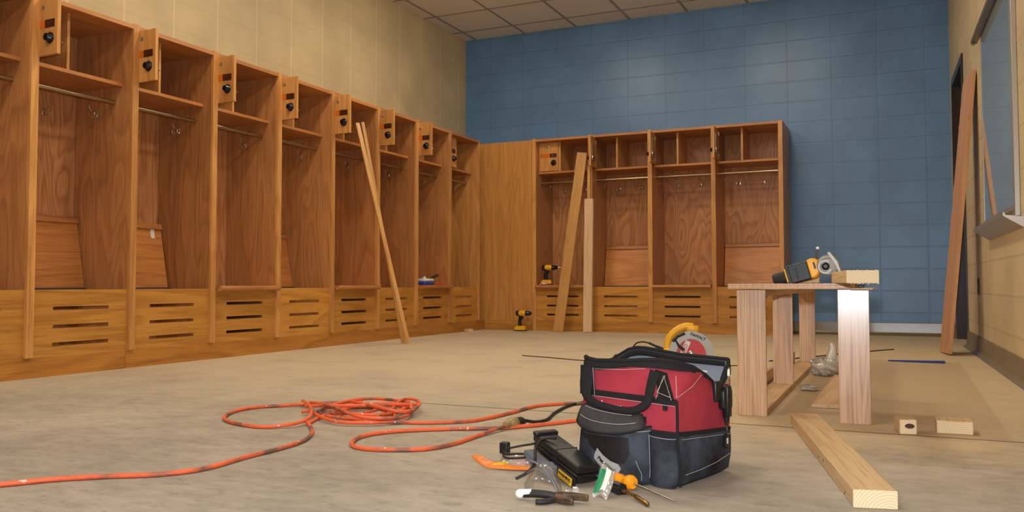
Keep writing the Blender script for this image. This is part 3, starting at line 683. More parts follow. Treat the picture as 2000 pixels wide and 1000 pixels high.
# ------------------------------------------------------------------ circular saw behind the bag: local x right, y depth, z up, blade centre at origin
sw = empty('circular_saw', (-.965, 4.20, .138), radians(14)); tag(sw, 'corded circular saw with red blade standing on the floor behind the tool bag', 'saw')
RX = Matrix.Rotation(pi/2, 4, 'X')
def arc(r0, r1, a0, a1, n=28):
    o_ = [(r1*cos(radians(a0+(a1-a0)*i/n)), r1*sin(radians(a0+(a1-a0)*i/n))) for i in range(n+1)]
    i_ = [(r0*cos(radians(a1-(a1-a0)*i/n)), r0*sin(radians(a1-(a1-a0)*i/n))) for i in range(n+1)]
    return o_+i_
o = MB(); o.prism(arc(.072, .108, -20, 200), 0.0, .045, RX); o.prism(arc(.100, .108, -20, 200), -.020, .0, RX); o.build('upper_guard', 'guard', sw)
o = MB(); o.prism([(.068*cos(2*pi*i/48), .068*sin(2*pi*i/48)) for i in range(48)], .030, .033, RX); o.build('blade', 'blade_red', sw)
o = MB(); o.prism(arc(.067, .098, 150, 345, 30), .020, .026, RX); o.prism(arc(.010, .098, 188, 215, 8), .034, .038, RX); o.build('lower_guard', 'guard', sw)
o = MB(); o.lathe([(.014, 0), (.014, .006), (.008, .010), (.0005, .010)], 16, Matrix.Translation((0, -.033, 0)) @ RX); o.build('arbor_nut', 'steel', sw)
B('blade_label', 'white', sw, -.013, .013, -.0003, 0, -.06, .06); ob = bpy.data.objects['blade_label']; ob.location = (-.038, -.0335, .005); ob.rotation_euler = (0, radians(24), 0)
text('blade_lettering', 'DIABLO', .024, 'blade_red', sw, Matrix.Translation((-.038, -.0342, .005)) @ Matrix.Rotation(radians(-66), 4, 'Y') @ RX, bold=.0006)
text('guard_lettering', 'DeWALT', .019, 'dark_ink', sw, Matrix.Translation((.032, -.0456, .082)) @ Matrix.Rotation(radians(24), 4, 'Y') @ RX, bold=.0007)
o = MB(); o.tube(spline([(.010, .02, .125), (-.03, .02, .128), (-.075, .02, .105), (-.105, .02, .07), (-.112, .02, .035), (-.115, .02, .0)], 4), .014, 12, ry=.018)
o.box(-.02, .038, 0, .045, .10, .132, .008); o.box(-.135, -.095, 0, .045, -.012, .022, .008); o.build('handle', 'yellow', sw)
o = MB(); o.tube([(-.088, -.046, .058), (-.065, -.048, .082), (-.03, -.047, .098)], .007, 8); o.tube([(-.075, -.046, .064), (-.058, -.05, .035), (-.035, -.046, .018)], [.004, .006, .008], 8); o.build('guard_lever', 'rubber', sw)
o = MB(); o.lathe([(.004, .0), (.042, .0), (.045, .06), (.035, .09), (.004, .09)], 20, Matrix.Translation((0, .10, .01)) @ RX); o.build('motor', 'yellow', sw)
o = MB(); o.box(-.13, .13, -.02, .12, -.1375, -.132, .001); o.box(-.10, .10, .0, .02, -.132, -.085, .002); o.build('base_shoe', 'guard', sw)
o = MB(); o.tube(spline([(-.128, .02, .012), (-.16, .02, .024), (-.205, .02, .045)], 4), [.008]*5+[.006]*4, 8); o.build('strain_relief', 'rubber', sw)
o = MB(); o.tube(spline([(-.200, .02, .043), (-.24, .02, .050), (-.275, .02, .035), (-.30, .01, -.02), (-.31, 0, -.09), (-.33, -.05, -.132), (-.30, -.4, -.134), (-.22, -.8, -.134), (-.16, -1.0, -.134)], 6), .0038, 8); o.build('power_cord', 'rubber', sw)

# ------------------------------------------------------------------ orange extension cord
Z1 = .0068
def strand(mb, pts, z=Z1, r=.0062):
    mb.tube(spline([(p[0], p[1], p[2] if len(p) > 2 else z) for p in pts], 6), r, 8)
cm = MB()
strand(cm, [(-2.10, 1.16), (-1.942, 1.343), (-1.88, 1.429), (-1.795, 1.503), (-1.698, 1.571), (-1.648, 1.638), (-1.633, 1.71), (-1.642, 1.834), (-1.638, 1.954), (-1.652, 2.086), (-1.713, 2.211), (-1.811, 2.326), (-1.86, 2.37, .012)])
strand(cm, [(-2.203, 2.784, .010), (-2.043, 2.618, .024), (-1.949, 2.511, .026), (-1.867, 2.393, .020), (-1.862, 2.31, .012), (-1.933, 2.239), (-2.045, 2.253), (-2.14, 2.292), (-2.208, 2.357), (-2.268, 2.468), (-2.272, 2.577), (-2.205, 2.664), (-2.129, 2.71, .012), (-2.05, 2.78, .012), (-1.95, 2.83, .012)])
strand(cm, [(-2.13, 2.735, .014), (-2.009, 2.633, .030), (-1.89, 2.558, .034), (-1.764, 2.476, .030), (-1.677, 2.441, .026), (-1.613, 2.461, .024), (-1.59, 2.52, .018), (-1.61, 2.62, .014), (-1.68, 2.76, .012), (-1.78, 2.86, .012)])
strand(cm, [(-2.004, 2.528, .012), (-1.978, 2.54, .016), (-1.86, 2.452, .014), (-1.762, 2.403, .012), (-1.698, 2.405, .012), (-1.646, 2.43, .012), (-1.60, 2.475, .010), (-1.56, 2.508, .008)])
strand(cm, [(-1.99, 2.66, .010), (-1.95, 2.76, .012), (-1.86, 2.80, .012), (-1.76, 2.80, .012), (-1.69, 2.72, .012), (-1.69, 2.60, .012), (-1.76, 2.50, .010), (-1.86, 2.50, .010), (-1.95, 2.56, .010), (-1.99, 2.66, .010)])
strand(cm, [(-2.06, 2.62, .020), (-1.96, 2.60, .028), (-1.85, 2.62, .032), (-1.76, 2.66, .034), (-1.70, 2.74, .030), (-1.68, 2.80, .022)])
strand(cm, [(-2.16, 2.70, .009), (-2.107, 2.75), (-2.032, 2.80), (-1.95, 2.83), (-1.85, 2.88, .010)])
strand(cm, [(-1.947, 2.512, .012), (-1.963, 2.61, .020), (-1.972, 2.718, .024), (-1.969, 2.814, .024), (-1.926, 2.883, .022), (-1.831, 2.876, .022), (-1.72, 2.808, .026), (-1.66, 2.72, .026)])
strand(cm, [(-1.937, 2.733, .030), (-1.822, 2.652, .036), (-1.717, 2.595, .038), (-1.638, 2.572, .032), (-1.607, 2.624, .026), (-1.638, 2.734, .028), (-1.688, 2.822, .030), (-1.754, 2.874, .032), (-1.763, 2.811, .032), (-1.713, 2.679, .022), (-1.695, 2.625, .016)])
strand(cm, [(-1.868, 2.547, .018), (-1.783, 2.526, .020), (-1.706, 2.531, .020), (-1.674, 2.594, .018), (-1.695, 2.73, .016), (-1.72, 2.808, .014)])
strand(cm, [(-1.865, 2.57, .012), (-1.907, 2.701, .014), (-1.874, 2.728, .02), (-1.825, 2.784, .022), (-1.783, 2.826, .018)])
strand(cm, [(-1.837, 2.351), (-1.883, 2.461), (-1.89, 2.558, .012), (-1.889, 2.665, .018), (-1.86, 2.76, .018)])
strand(cm, [(-1.778, 2.588, .014), (-1.772, 2.653, .016), (-1.772, 2.729, .02), (-1.796, 2.82, .016)])
strand(cm, [(-1.93, 2.60), (-1.84, 2.53), (-1.75, 2.50), (-1.67, 2.50), (-1.64, 2.55), (-1.68, 2.64), (-1.76, 2.72), (-1.86, 2.76), (-1.93, 2.72), (-1.94, 2.64)])
strand(cm, [(-1.70, 2.60, .018), (-1.66, 2.50, .018), (-1.624, 2.50, .012), (-1.542, 2.515), (-1.452, 2.556), (-1.375, 2.622), (-1.343, 2.707), (-1.319, 2.868), (-1.304, 3.051), (-1.227, 3.162), (-1.156, 3.188), (-1.05, 3.19), (-.9, 3.12), (-.85, 2.98), (-.90, 2.85), (-1.025, 2.80), (-1.086, 2.707), (-1.152, 2.612), (-1.223, 2.537), (-1.359, 2.456), (-1.46, 2.381), (-1.52, 2.303), (-1.536, 2.22), (-1.502, 2.128), (-1.459, 2.08), (-1.396, 2.067), (-1.314, 2.091), (-1.249, 2.143), (-1.219, 2.238), (-1.215, 2.383), (-1.206, 2.49, .010), (-1.195, 2.56, .014)])
cordobj = tag(cm.build('extension_cord', 'cord_or'), 'dirty orange extension cord coiled and looped across the concrete floor', 'cord')
def along(a, b_): return basis(a, *(lambda z: (z.orthogonal().normalized(), z.cross(z.orthogonal().normalized()), z))((Vector(b_)-Vector(a)).normalized()))
M['amber_plug'] = plain('dirty_translucent_plug', srgb(168, 146, 100), .35, vary=.4, vscale=60, trans=.25)
o = MB().lathe([(.003, 0), (.010, .002), (.013, .015), (.015, .03), (.019, .034), (.019, .060), (.016, .064), (.003, .065)], 14, along((-1.198, 2.545, .018), (-1.184, 2.61, .018))).build('socket_end', 'amber_plug', cordobj)
bc = tag(MB().tube(spline([(-1.180, 2.640, .017), (-1.172, 2.66, .016), (-1.157, 2.706, .006), (-1.142, 2.774, .006), (-1.176, 2.932, .006), (-1.194, 3.118, .006), (-1.171, 3.25, .006), (-1.12, 3.35, .006)], 6), .0055, 8).build('black_cord', 'rubber'), 'black power cord plugged into the orange cord left of the tool bag', 'cord')
MB().lathe([(.003, 0), (.016, .001), (.016, .022), (.010, .035), (.006, .045), (.003, .046)], 14, along((-1.184, 2.612, .018), (-1.172, 2.655, .015))).build('plug', 'rubber', bc)

# ------------------------------------------------------------------ tool bag: local x along its front, y depth, z up
BG = empty('tool_bag', (-.776, 2.061, 0)); BG.matrix_world = basis((-.776, 2.061, 0), (.958, -.2868, 0), (.2868, .958, 0), (0, 0, 1))
tag(BG, 'red and black canvas tool bag with open zip mouth standing on the concrete', 'tool bag')
def bez(a, b_, c_, n): return [tuple((1-t)**2*a[i]+2*t*(1-t)*b_[i]+t*t*c_[i] for i in range(len(a))) for t in [k/n for k in range(1, n)]]
def ring(FL, FR, BR, BL, r, bulge=0., z=0.):
    """rounded quadrilateral outline; 12 points a side, 5 a corner; r may be a list per corner (FL, FR, BR, BL)"""
    C4 = [Vector(p) for p in (FL, FR, BR, BL)]; rr = r if isinstance(r, (list, tuple)) else [r]*4; out = []
    for k in range(4):
        p, nx_, pv = C4[k], C4[(k+1) % 4], C4[k-1]
        a = p+(pv-p).normalized()*rr[k]; b_ = p+(nx_-p).normalized()*rr[k]
        out += [a[:]]+bez(a, p, b_, 5)
        e = nx_+(p-nx_).normalized()*rr[(k+1) % 4]; d_ = (e-b_); nrm = Vector((d_.y, -d_.x)).normalized()
        for i in range(12):
            t = i/12; q_ = b_+d_*t+nrm*bulge*sin(pi*t); out.append((q_.x, q_.y))
    return [(x, y, z(i/len(out), x, y) if callable(z) else z) for i, (x, y) in enumerate(out)]
rn = random.Random(4)
def wob(rows, amp):
    ph = [(rn.uniform(0, 6.28), rn.randint(3, 9)) for _ in range(4)]; out = []
    for j, row in enumerate(rows):
        n = len(row); cx = sum(p[0] for p in row)/n; cy = sum(p[1] for p in row)/n; r2 = []
        for i, p in enumerate(row):
            k = amp*sum(sin(2*pi*b_*i/n+a_+j*.9) for a_, b_ in ph)/2; d_ = Vector((p[0]-cx, p[1]-cy)).normalized()
            r2.append((p[0]+d_.x*k, p[1]+d_.y*k, p[2]))
        out.append(r2)
    return out
zb = lambda t, x, y: .128-.018*max(0, y)/.265+.012*max(0, .12-x)/.12*(1-y/.265)
lo = [ring((.040, .012), (.292, .012), (.292, .255), (.02, .255), .03, 0, .003),
      ring((.034, .004), (.302, .003), (.302, .263), (.005, .263), .022, .004, .012),
      ring((.030, 0), (.306, -.001), (.304, .266), (0, .266), .018, .007, .05),
      ring((.030, 0), (.303, 0), (.302, .266), (0, .266), .016, .006, .09),
      ring((.030, 0), (.300, 0), (.300, .266), (0, .266), .014, .003, zb)]
MB().rings(wob(lo, .0016), True, True, False).build('lower_body', 'suede', BG, smooth=1.2)
def zrim(t, x, y):
    # rim height round the mouth
    def L_(p, q_): 
        for (a, za), (b_, zb_) in zip(q_, q_[1:]):
            if a <= p <= b_: return za+(zb_-za)*(p-a)/max(1e-6, b_-a)
        return q_[0][1] if p < q_[0][0] else q_[-1][1]
    fz = L_(x, [(-.1, .288), (.03, .288), (.07, .282), (.17, .286), (.235, .294), (.27, .284), (.31, .262)])
    sz = L_(y, [(-.01, .290), (.06, .284), (.12, .262), (.19, .222), (.215, .214), (.24, .245), (.27, .280)])
    bz = L_(x, [(-.1, .262), (-.05, .268), (.0, .296), (.05, .296), (.15, .284), (.30, .279)])
    ls = L_(y, [(0, .288), (.12, .262), (.27, .264)])
    if y < .03 and x < .26: return fz
    if x > .24 and y < .262: return min(fz, sz) if y < .05 else sz
    if y > .24: return bz
    return ls
mid = [ring((.030, 0), (.300, 0), (.300, .266), (0, .266), .014, .003, zb),
       ring((.026, -.003), (.302, -.002), (.304, .268), (-.012, .268), .014, .004, lambda t, x, y: .165),
       ring((.028, 0), (.300, 0), (.304, .268), (-.02, .268), .014, .003, lambda t, x, y: .205),
       ring((.028, .004), (.300, .004), (.303, .268), (-.035, .270), [.014, .03, .014, .014], .002, lambda t, x, y: min(.232, zrim(t, x, y)-.004)),
       ring((.030, .004), (.296, .003), (.300, .268), (-.045, .270), [.014, .10, .012, .012], .001, lambda t, x, y: min(.262, zrim(t, x, y)-.002)),
       ring((.032, .004), (.296, .004), (.298, .268), (-.050, .270), [.014, .14, .012, .012], .0, zrim)]
midw = wob(mid[:4], .0012)+mid[4:]; midw[0] = mid[0]
MB().rings(midw, True, False, False).build('upper_body', 'red_fab', BG, smooth=1.2)
top = mid[-1]
inner = [[(p[0]*.985+.002, p[1]*.97+.004, p[2]-.001) for p in top], [(p[0]*.93+.012, p[1]*.93+.010, .2) for p in mid[2]], [(p[0]*.93+.012, p[1]*.93+.010, .06) for p in mid[0]]]
MB().rings(inner, True, False, True).build('lining', 'lining', BG, smooth=1.2)
def band(path, w0, w1, off, closed=True):
    """strip of cloth following a path of points with outward offset, from z+w0 to z+w1"""
    n = len(path); cx = sum(p[0] for p in path)/n; cy = sum(p[1] for p in path)/n; rows = [[], [], [], []]
    for p in path:
        d_ = Vector((p[0]-cx, p[1]-cy)).normalized()*off
        rows[0].append((p[0]+d_.x, p[1]+d_.y, p[2]+w0)); rows[1].append((p[0]+d_.x*1.5, p[1]+d_.y*1.5, p[2]+w1*.7+w0*.3)); rows[2].append((p[0]+d_.x*.4, p[1]+d_.y*.4, p[2]+w1)); rows[3].append((p[0]-d_.x*1.6, p[1]-d_.y*1.6, p[2]+w0-(.010 if w0 < -.01 else 0)))
    return MB().rings(rows, closed, False, False)
rows = [[], [], [], []]; nn = len(mid[5]); walk = []
for i in range(nn):
    P3 = [Vector(mid[5][i]), Vector(mid[4][i]), Vector(midw[3][i]), Vector(midw[2][i])]
    def at_(s_):
        for a, b_ in zip(P3, P3[1:]):
            l_ = (b_-a).length
            if s_ <= l_ or b_ is P3[-1]: return a.lerp(b_, min(1, s_/max(l_, 1e-6)))
            s_ -= l_
    walk.append([at_(k_) for k_ in (0, .007, .014, .022)])
for i in range(nn):
    for k in range(4):
        tg = walk[(i+2) % nn][k]-walk[i-2][k]; dn = walk[i][3]-walk[i][0]; nm = tg.cross(dn).normalized(); rad = Vector((walk[i][k].x-.15, walk[i][k].y-.13, .02))
        if nm.dot(rad) < 0: nm = -nm
        rows[k].append(walk[i][k]+nm*(.001, .0042, .0048, .0036)[k]+Vector((0, 0, .003 if k == 0 else 0)))
rb = MB().rings(rows, True, False, False)
rb.rd = True; rb.tube([(p[0], p[1], p[2]+.003) for p in top]+[(top[0][0], top[0][1], top[0][2]+.003)], .0052, 8); rb.build('rim_band', 'blk_fab', BG, smooth=1.0)
ib = []
for f_ in (.0, .08, .17):
    row = []
    for a, b_ in zip(inner[0], inner[1]):
        v = Vector(a).lerp(Vector(b_), f_); v.x += (.15-v.x)*.022; v.y += (.13-v.y)*.03; row.append(v)
    ib.append(row)
MB().rings(ib, True, False, False).build('inner_band', 'blk_fab', BG, smooth=1.0, solid=.002)
bm_ = band(mid[0], -.006, .004, .003); bm_.build('seam_piping', 'blk_fab', BG, smooth=1.0)
F = lambda u, z, o=.004: (u, -o, z)
def flat(name, pts, mat, off=.004, th=.003, parent=BG, side=False):
    if side: M4_ = Matrix.Translation((.3035+off-.003, 0, 0)) @ basis((0, 0, 0), (0, 1, 0), (0, 0, 1), (1, 0, 0))
    else: M4_ = Matrix.Translation((0, -off, 0)) @ Matrix.Rotation(pi/2, 4, 'X')
    return MB().prism(pts, -th, th*.3, M4_).build(name, mat, parent)
flat('waist_band', [(.05, .213), (.302, .208), (.303, .194), (.05, .200)], 'blk_fab', .006)
flat('strap_patch', [(.028, .272), (.066, .272), (.072, .196), (.026, .20)], 'blk_fab', .006)
flat('strap_patch', [(.247, .274), (.278, .268), (.297, .203), (.256, .206)], 'gloss_fab', .007)
flat('loop_tab', [(.268, .195), (.279, .195), (.278, .180), (.268, .180)], 'blk_fab', .008)
MB().tube([(.303, -.004, .205), (.3045, -.005, .17), (.3035, -.004, .13), (.306, -.004, .09), (.309, -.003, .05), (.304, .006, .008)], .0035, 8).build('corner_piping', 'blk_fab', BG)
# carrying handle: broad straps that roll into a grip
def ribbon(pts, ws, th):
    P = spline(pts, 5); rows = []
    W_ = []
    for i in range(len(ws)-1):
        for k in range(5): W_.append([ws[i][j]+(ws[i+1][j]-ws[i][j])*k/5 for j in (0, 1)])
    W_.append(list(ws[-1]))
    for i, p in enumerate(P):
        t = (P[min(i+1, len(P)-1)]-P[max(i-1, 0)]).normalized(); nrm = Vector((0, -1, 0)); a = t.cross(nrm).normalized(); w, h_ = W_[i]
        rows.append([p+a*(cos(2*pi*k/12)*w)+nrm*(sin(2*pi*k/12)*h_) for k in range(12)])
    return MB().rings(rows)
ribbon([(.051, -.006, .268), (.049, -.010, .245), (.049, -.014, .220), (.058, -.018, .196), (.085, -.022, .182), (.13, -.024, .175), (.18, -.024, .173), (.210, -.020, .180), (.230, -.016, .198), (.238, -.012, .235), (.246, -.006, .270)],
       [(.019, .003), (.019, .004), (.018, .004), (.013, .006), (.010, .0075), (.009, .008), (.009, .008), (.0095, .0075), (.0115, .006), (.0125, .004), (.014, .003)], 0).build('carry_handle', 'blk_fab', BG, smooth=1.2)
ribbon([(.055, .272, .255), (.05, .285, .275), (.09, .300, .235), (.13, .305, .225), (.18, .305, .225), (.22, .295, .24), (.25, .272, .255)],
       [(.015, .003), (.014, .004), (.012, .006), (.0105, .009), (.0105, .009), (.012, .006), (.015, .003)], 0).build('carry_handle', 'blk_fab', BG, smooth=1.2)
# big front pocket with bulge, flap and a second slim pocket
def pocket(u0, u1, z1, off, name, zl=0., tilt=0.):
    rows = []
    for z, k, e in ((.002, .72, .006), (.015, .95, .0), (.045, 1.0, -.002), (.085, .95, 0), (z1, .82, .002)):
        row = []
        for i in range(17):
            t = i/16; s_ = sin(pi*t)**.42 if 0 < t < 1 else 0
            row.append((u0+e+(u1-u0-2*e)*t, -off*k*s_+.002, z+(zl*(1-t)+tilt*t if z == z1 else 0)))
        rows.append(row)
    back = [[(p[0], .004, p[2]) for p in reversed(r)] for r in rows]
    return MB().rings([a+b_ for a, b_ in zip(rows, back)], True, True, False).build(name, 'suede', BG, smooth=1.0), rows
pk_, prow = pocket(.026, .236, .118, .060, 'front_pocket', .008, .020)
pk2, prow2 = pocket(.226, .300, .118, .020, 'slim_pocket', .006, .004)
pt = [(p[0], p[1]-.001, p[2]) for p in prow[-1]]
MB().tube(pt, .0028, 8).build('pocket_binding', 'blk_fab', pk_)
MB().tube([(p[0], p[1]-.001, p[2]) for p in prow2[-1]], .0025, 8).build('pocket_binding', 'blk_fab', pk2)
# patches lying on the curved pocket front
def surf(t, z):
    zs = [.002, .015, .045, .085, .125]; z = max(.002, min(.124, z))
    for a in range(4):
        if zs[a] <= z <= zs[a+1]: break
    f_ = (z-zs[a])/(zs[a+1]-zs[a]); i = max(0, min(15, int(t*16))); g_ = t*16-i
    def P_(r): p, q_ = Vector(prow[r][i]), Vector(prow[r][i+1]); return p.lerp(q_, g_)
    v = P_(a).lerp(P_(a+1), f_); v.z = z; return v
def patch(name, outline, mat, lift=.0015):
    """outline in (t, z) on the pocket front, filled by fanned quads"""
    m_ = MB(); c0 = (sum(p[0] for p in outline)/len(outline), sum(p[1] for p in outline)/len(outline)); rows = []
    fine = []
    for a, b_ in zip(outline, outline[1:]+outline[:1]):
        for k in range(4): fine.append((a[0]+(b_[0]-a[0])*k/4, a[1]+(b_[1]-a[1])*k/4))
    for s_ in (1., .75, .5, .25, .02):
        rows.append([tuple(surf(c0[0]+(p[0]-c0[0])*s_, c0[1]+(p[1]-c0[1])*s_)+Vector((0, -lift, 0))) for p in fine])
    return m_.rings(rows, True, False, True).build(name, mat, pk_, smooth=1.0)
patch('vinyl_patch', [(.16, .110), (.62, .112), (.80, .112), (.82, .075), (.76, .052), (.62, .050), (.46, .062), (.32, .082)], 'gloss_fab')
patch('hook_tape', [(.12, .112), (.52, .106), (.52, .094), (.12, .102)], 'black', .0028)
patch('printed_emblem', [(.38, .064), (.42, .082), (.50, .068), (.60, .056), (.70, .050), (.73, .040), (.69, .026), (.64, .018), (.52, .034), (.38, .056)], 'logo_grey', .0026)
m_ = MB(); cs_ = [(.43, .056), (.46, .062), (.48, .055), (.53, .048), (.59, .041), (.64, .032), (.645, .024)]
m_.tube(spline([tuple(surf(a, z)+Vector((0, -.0035, 0))) for a, z in cs_], 4), [.001]*3+[.0022]*5+[.0032]*12+[.0012]*5, 6, ry=.0006, up=(0, -1, 0)); m_.build('emblem_stroke', 'suede', pk_)
# flap of the pocket
rows = []
for k in range(9):
    s_ = k/8; row = []
    for i in range(17):
        t = i/16; base = Vector((.052+.155*t, -.004, .176-.012*t))
        e = surf(min(.97, .09+.87*t), .122); lip = Vector((e.x-.012*(1-t)*1, min(-.012, e.y-.012*sin(pi*t)**.5-.004), .124+.012*abs(2*t-1)**3-.004*sin(pi*t)))
        v = base.lerp(lip, s_); v.z += .014*sin(pi*s_)*(1-.3*t); v.y -= .004*sin(pi*s_); row.append(v)
    rows.append(row)
fp = MB(); fp.rings(rows, False, False, False); fp = fp.build('pocket_flap', 'flap_fab', BG, smooth=1.2, solid=.004)
edge = [r[0] for r in rows]+rows[-1][1:]+[r[-1] for r in reversed(rows[:-1])]
MB().tube(edge, .0026, 8).build('flap_binding', 'blk_fab', fp)
flat('strap_tab', [(.198, .163), (.222, .160), (.222, .146), (.198, .150)], 'blk_fab', .010)
# stitching
st = MB(); S_ = lambda pts, r=.00045: st.tube(pts, r, 5)
S_([(p[0]+.0, p[1]-.0045, p[2]-.018) for p in top[5:20]]); S_([F(.052, .1985, .009), F(.30, .1925, .009)])
S_([F(.250, .206, .0105), F(.272, .262, .0105), F(.292, .206, .0105)]); S_([F(.253, .222, .0105), F(.290, .212, .0105)]); S_([F(.253, .222, .0105), F(.276, .262, .0105)])
S_([F(.068, .268, .0095), F(.0735, .200, .0095)]); S_([(.299, -.001, .262), (.3015, -.003, .212)])
S_([(.3025, -.001, .212), (.3065, .06, .232), (.302, .115, .256)]); S_([(.3065, .262, .212), (.306, .24, .235)])
S_([(p[0]*1.003, p[1]-.0045, p[2]-.009) for p in prow[-1]]); S_([tuple(surf(.06, z)+Vector((-.001, -.001, 0))) for z in (.12, .09, .06, .03)])
S_([tuple(surf(.975, z)+Vector((.001, -.001, 0))) for z in (.12, .1, .08, .06, .04, .02)])
S_([tuple(surf(a, .014+.02*(abs(a-.5)*2)**4)+Vector((0, -.001, 0))) for a in (.3, .4, .5, .6, .7, .8, .88)])
S_([tuple(surf(a, z)+Vector((0, -.001, 0))) for a, z in ((.88, .06), (.90, .045), (.93, .03), (.93, .014))])
S_([(p[0], p[1]-.003, p[2]-.006) for p in prow2[-1]])
S_([(.3075, y, .115-.018*y/.265) for y in (.01, .06, .12, .18, .25)]); S_([(.3125, .015, .033), (.3165, .08, .036), (.3165, .16, .042), (.310, .25, .052)])
S_([rows[6][i]+Vector((0, -.003, .002)) for i in range(1, 16)]); S_([rows[3][i]+Vector((0, -.0025, .003)) for i in range(1, 15)])
st.build('stitching', 'stitch', BG)
# zip closure hanging over the end
z_ = empty('zip_closure_tmp'); bpy.data.objects.remove(z_)
zc = MB(); zc.box(.304, .322, .190, .236, .165, .212, .004); zc.box(.308, .326, .203, .224, .145, .222, .004); zc.tube([(.314, .214, .15), (.316, .213, .135), (.315, .211, .125)], [.010, .006, .004], 8)
zc.box(.300, .314, .165, .200, .185, .235, .004, seg=2); zc = zc.build('zip_end', 'black', BG)
MB().tube(spline([(.315, .211, .128), (.319, .208, .115), (.317, .208, .100)], 3), .0018, 6).build('pull_cord', 'black', zc)
o = MB(); o.box(.311, .320, .197, .219, .070, .103, .006, seg=3); o.mi = 1; o.box(.3195, .3208, .204, .211, .080, .094); o.build('pull_tab', ['black_shiny', 'stitch'], zc)
zt = MB(); zt.tube([(.300, .255, .262), (.304, .245, .24), (.306, .232, .222)], .005, 6); zt.mi = 1; zt.tube([(.303, .25, .258), (.307, .242, .243)], .0035, 6); zt.build('zip_teeth', ['steel', 'white'], zc)
# white prints inside and on the front
MB().box(.080, .110, .2465, .2475, .258, .263).build('label_print', 'stitch', BG)
MB().box(.215, .245, .2465, .2475, .247, .252).build('label_print', 'stitch', BG)
pr = MB(); pr.prism([(.088, .182), (.094, .190), (.095, .184), (.101, .181)], 0, .0006, Matrix.Translation((0, -.0062, 0)) @ Matrix.Rotation(pi/2, 4, 'X'))
for k in range(6): pr.prism([(.106+k*.008, .180), (.111+k*.008, .180), (.111+k*.008, .178), (.106+k*.008, .178)], 0, .0006, Matrix.Translation((0, -.0062, 0)) @ Matrix.Rotation(pi/2, 4, 'X'))
pr.build('white_lettering', 'stitch', BG)

# ------------------------------------------------------------------ loose tools in front of the bag
def frame_between(a, b_, up=(0, 0, 1)):
    x = (Vector(b_)-Vector(a)).normalized(); y = Vector(up).cross(x).normalized(); return basis(a, x, y, x.cross(y).normalized())
# long black case from far-left (raised) to near-right
tc_ = empty('tool_case'); tc_.matrix_world = frame_between((-.858, 2.055, .078), (-.672, 1.905, .030)); tag(tc_, 'long black plastic tool case with yellow warning label lying before the bag', 'tool case')
o = MB(); o.box(0, .226, -.031, .031, -.004, .018, .007, seg=3); o.box(0, .022, -.033, .033, .012, .025, .005); o.build('upper_shell', 'black', tc_)
o = MB(); o.box(.004, .224, -.030, .030, -.027, -.005, .009, seg=3); o.build('lower_shell', 'black_shiny', tc_)
o = MB(); o.box(.115, .120, -.0316, .0316, -.027, .0192, .002); o.build('ridge', 'black', tc_)
o = MB(); o.box(.02, .13, -.064, -.036, -.038, -.016, .003)
for k in range(9): o.box(.028+k*.011, .035+k*.011, -.067, -.04, -.036, -.014, .001)
o.box(.115, .15, -.066, -.034, -.034, -.012, .003); o.build('ribbed_block', 'grey', tc_)
o = MB(); o.box(.160, .222, -.0425, -.040, -.031, -.013); o = o.build('warning_label', 'yellow_label', tc_)
o2 = MB(); o2.box(.130, .226, -.040, -.030, -.033, -.010, .002); o2.build('side_rail', 'black', tc_)
text('label_lettering', 'WARNING', .012, 'dark_ink', o, Matrix.Translation((.191, -.0428, -.0195)) @ RX, bold=.0003)
k_ = MB()
for q_ in range(2): k_.box(.166, .214, -.0429, -.0425, -.0268-.0022*q_, -.0260-.0022*q_)
k_.build('fine_print', 'dark_ink', o)
cd = MB(); cd.tube(spline([(-.850, 2.03, .085), (-.870, 2.03, .069), (-.905, 2.035, .060), (-.934, 2.03, .053), (-.955, 2.03, .046), (-.942, 2.01, .040), (-.90, 2.0, .045), (-.85, 1.99, .050)], 5), .0028, 8)
cd.tube(spline([(-.965, 2.045, .050), (-.955, 2.02, .036), (-.93, 1.99, .034), (-.88, 1.985, .040), (-.845, 1.985, .046)], 5), .0028, 8)
cd.tube(spline([(-.80, 2.0, .092), (-.835, 2.0, .088), (-.842, 1.97, .07), (-.828, 1.93, .045), (-.834, 1.905, .025), (-.858, 1.885, .010)], 5), .0038, 8)
cd = cd.build('power_cord', 'rubber', None); tag(cd, 'thin black cord looping from the black case, small plug at its left end', 'cord')
o = MB(); o.box(-.972, -.948, 2.030, 2.052, .034, .064, .004); o.build('plug', 'black', cd)
# blister pack
M['card'] = plain('kraft_card', srgb(214, 120, 50), .5)
bl = MB(); rows = []
for i in range(15):
    t = i/14; x = -1.030+.20*t; z = .003+.030*max(0, 1-t*4)**2+.010*max(0, t-.55)
    rows.append([(x+.03*k/4*(1-t*.3), 1.985+.03*t+.085*k/4*min(1, .05+t*1.25), z+.002*sin(k)+.011*k*min(1, .05+t*1.25)) for k in range(5)])
bl.rings(rows, False, False, False); bl = bl.build('blister_pack', 'card', None, smooth=1.0, solid=.0012); tag(bl, 'red and orange blister pack with curled corner on the concrete left of the black case', 'package')
o = MB(); o.rings([[(p[0], p[1], p[2]+.0015) for p in r[1:4]] for r in rows[3:7]], False, False, False); o.build('printed_panel', 'yellow_label', bl)
o = MB(); o.rings([[(p[0], p[1], p[2]+.0014) for p in r[1:5]] for r in rows[7:15]], False, False, False); o.build('red_panel', 'red_print', bl)
o = MB(); o.rings([[(p[0], p[1], p[2]+.0014) for p in r[0:2]] for r in rows[6:13]], False, False, False); o.build('printed_strip', 'orange_print', bl)
o = MB(); rr_ = []
for i in range(9):
    t = i/8; hh = .016*sin(pi*min(1, t*1.1+.05)); rr_.append([(-.965+.12*t, 2.012+.045*k/6, (.012+.004*k)+.6*hh*sin(pi*k/6)) for k in range(7)])
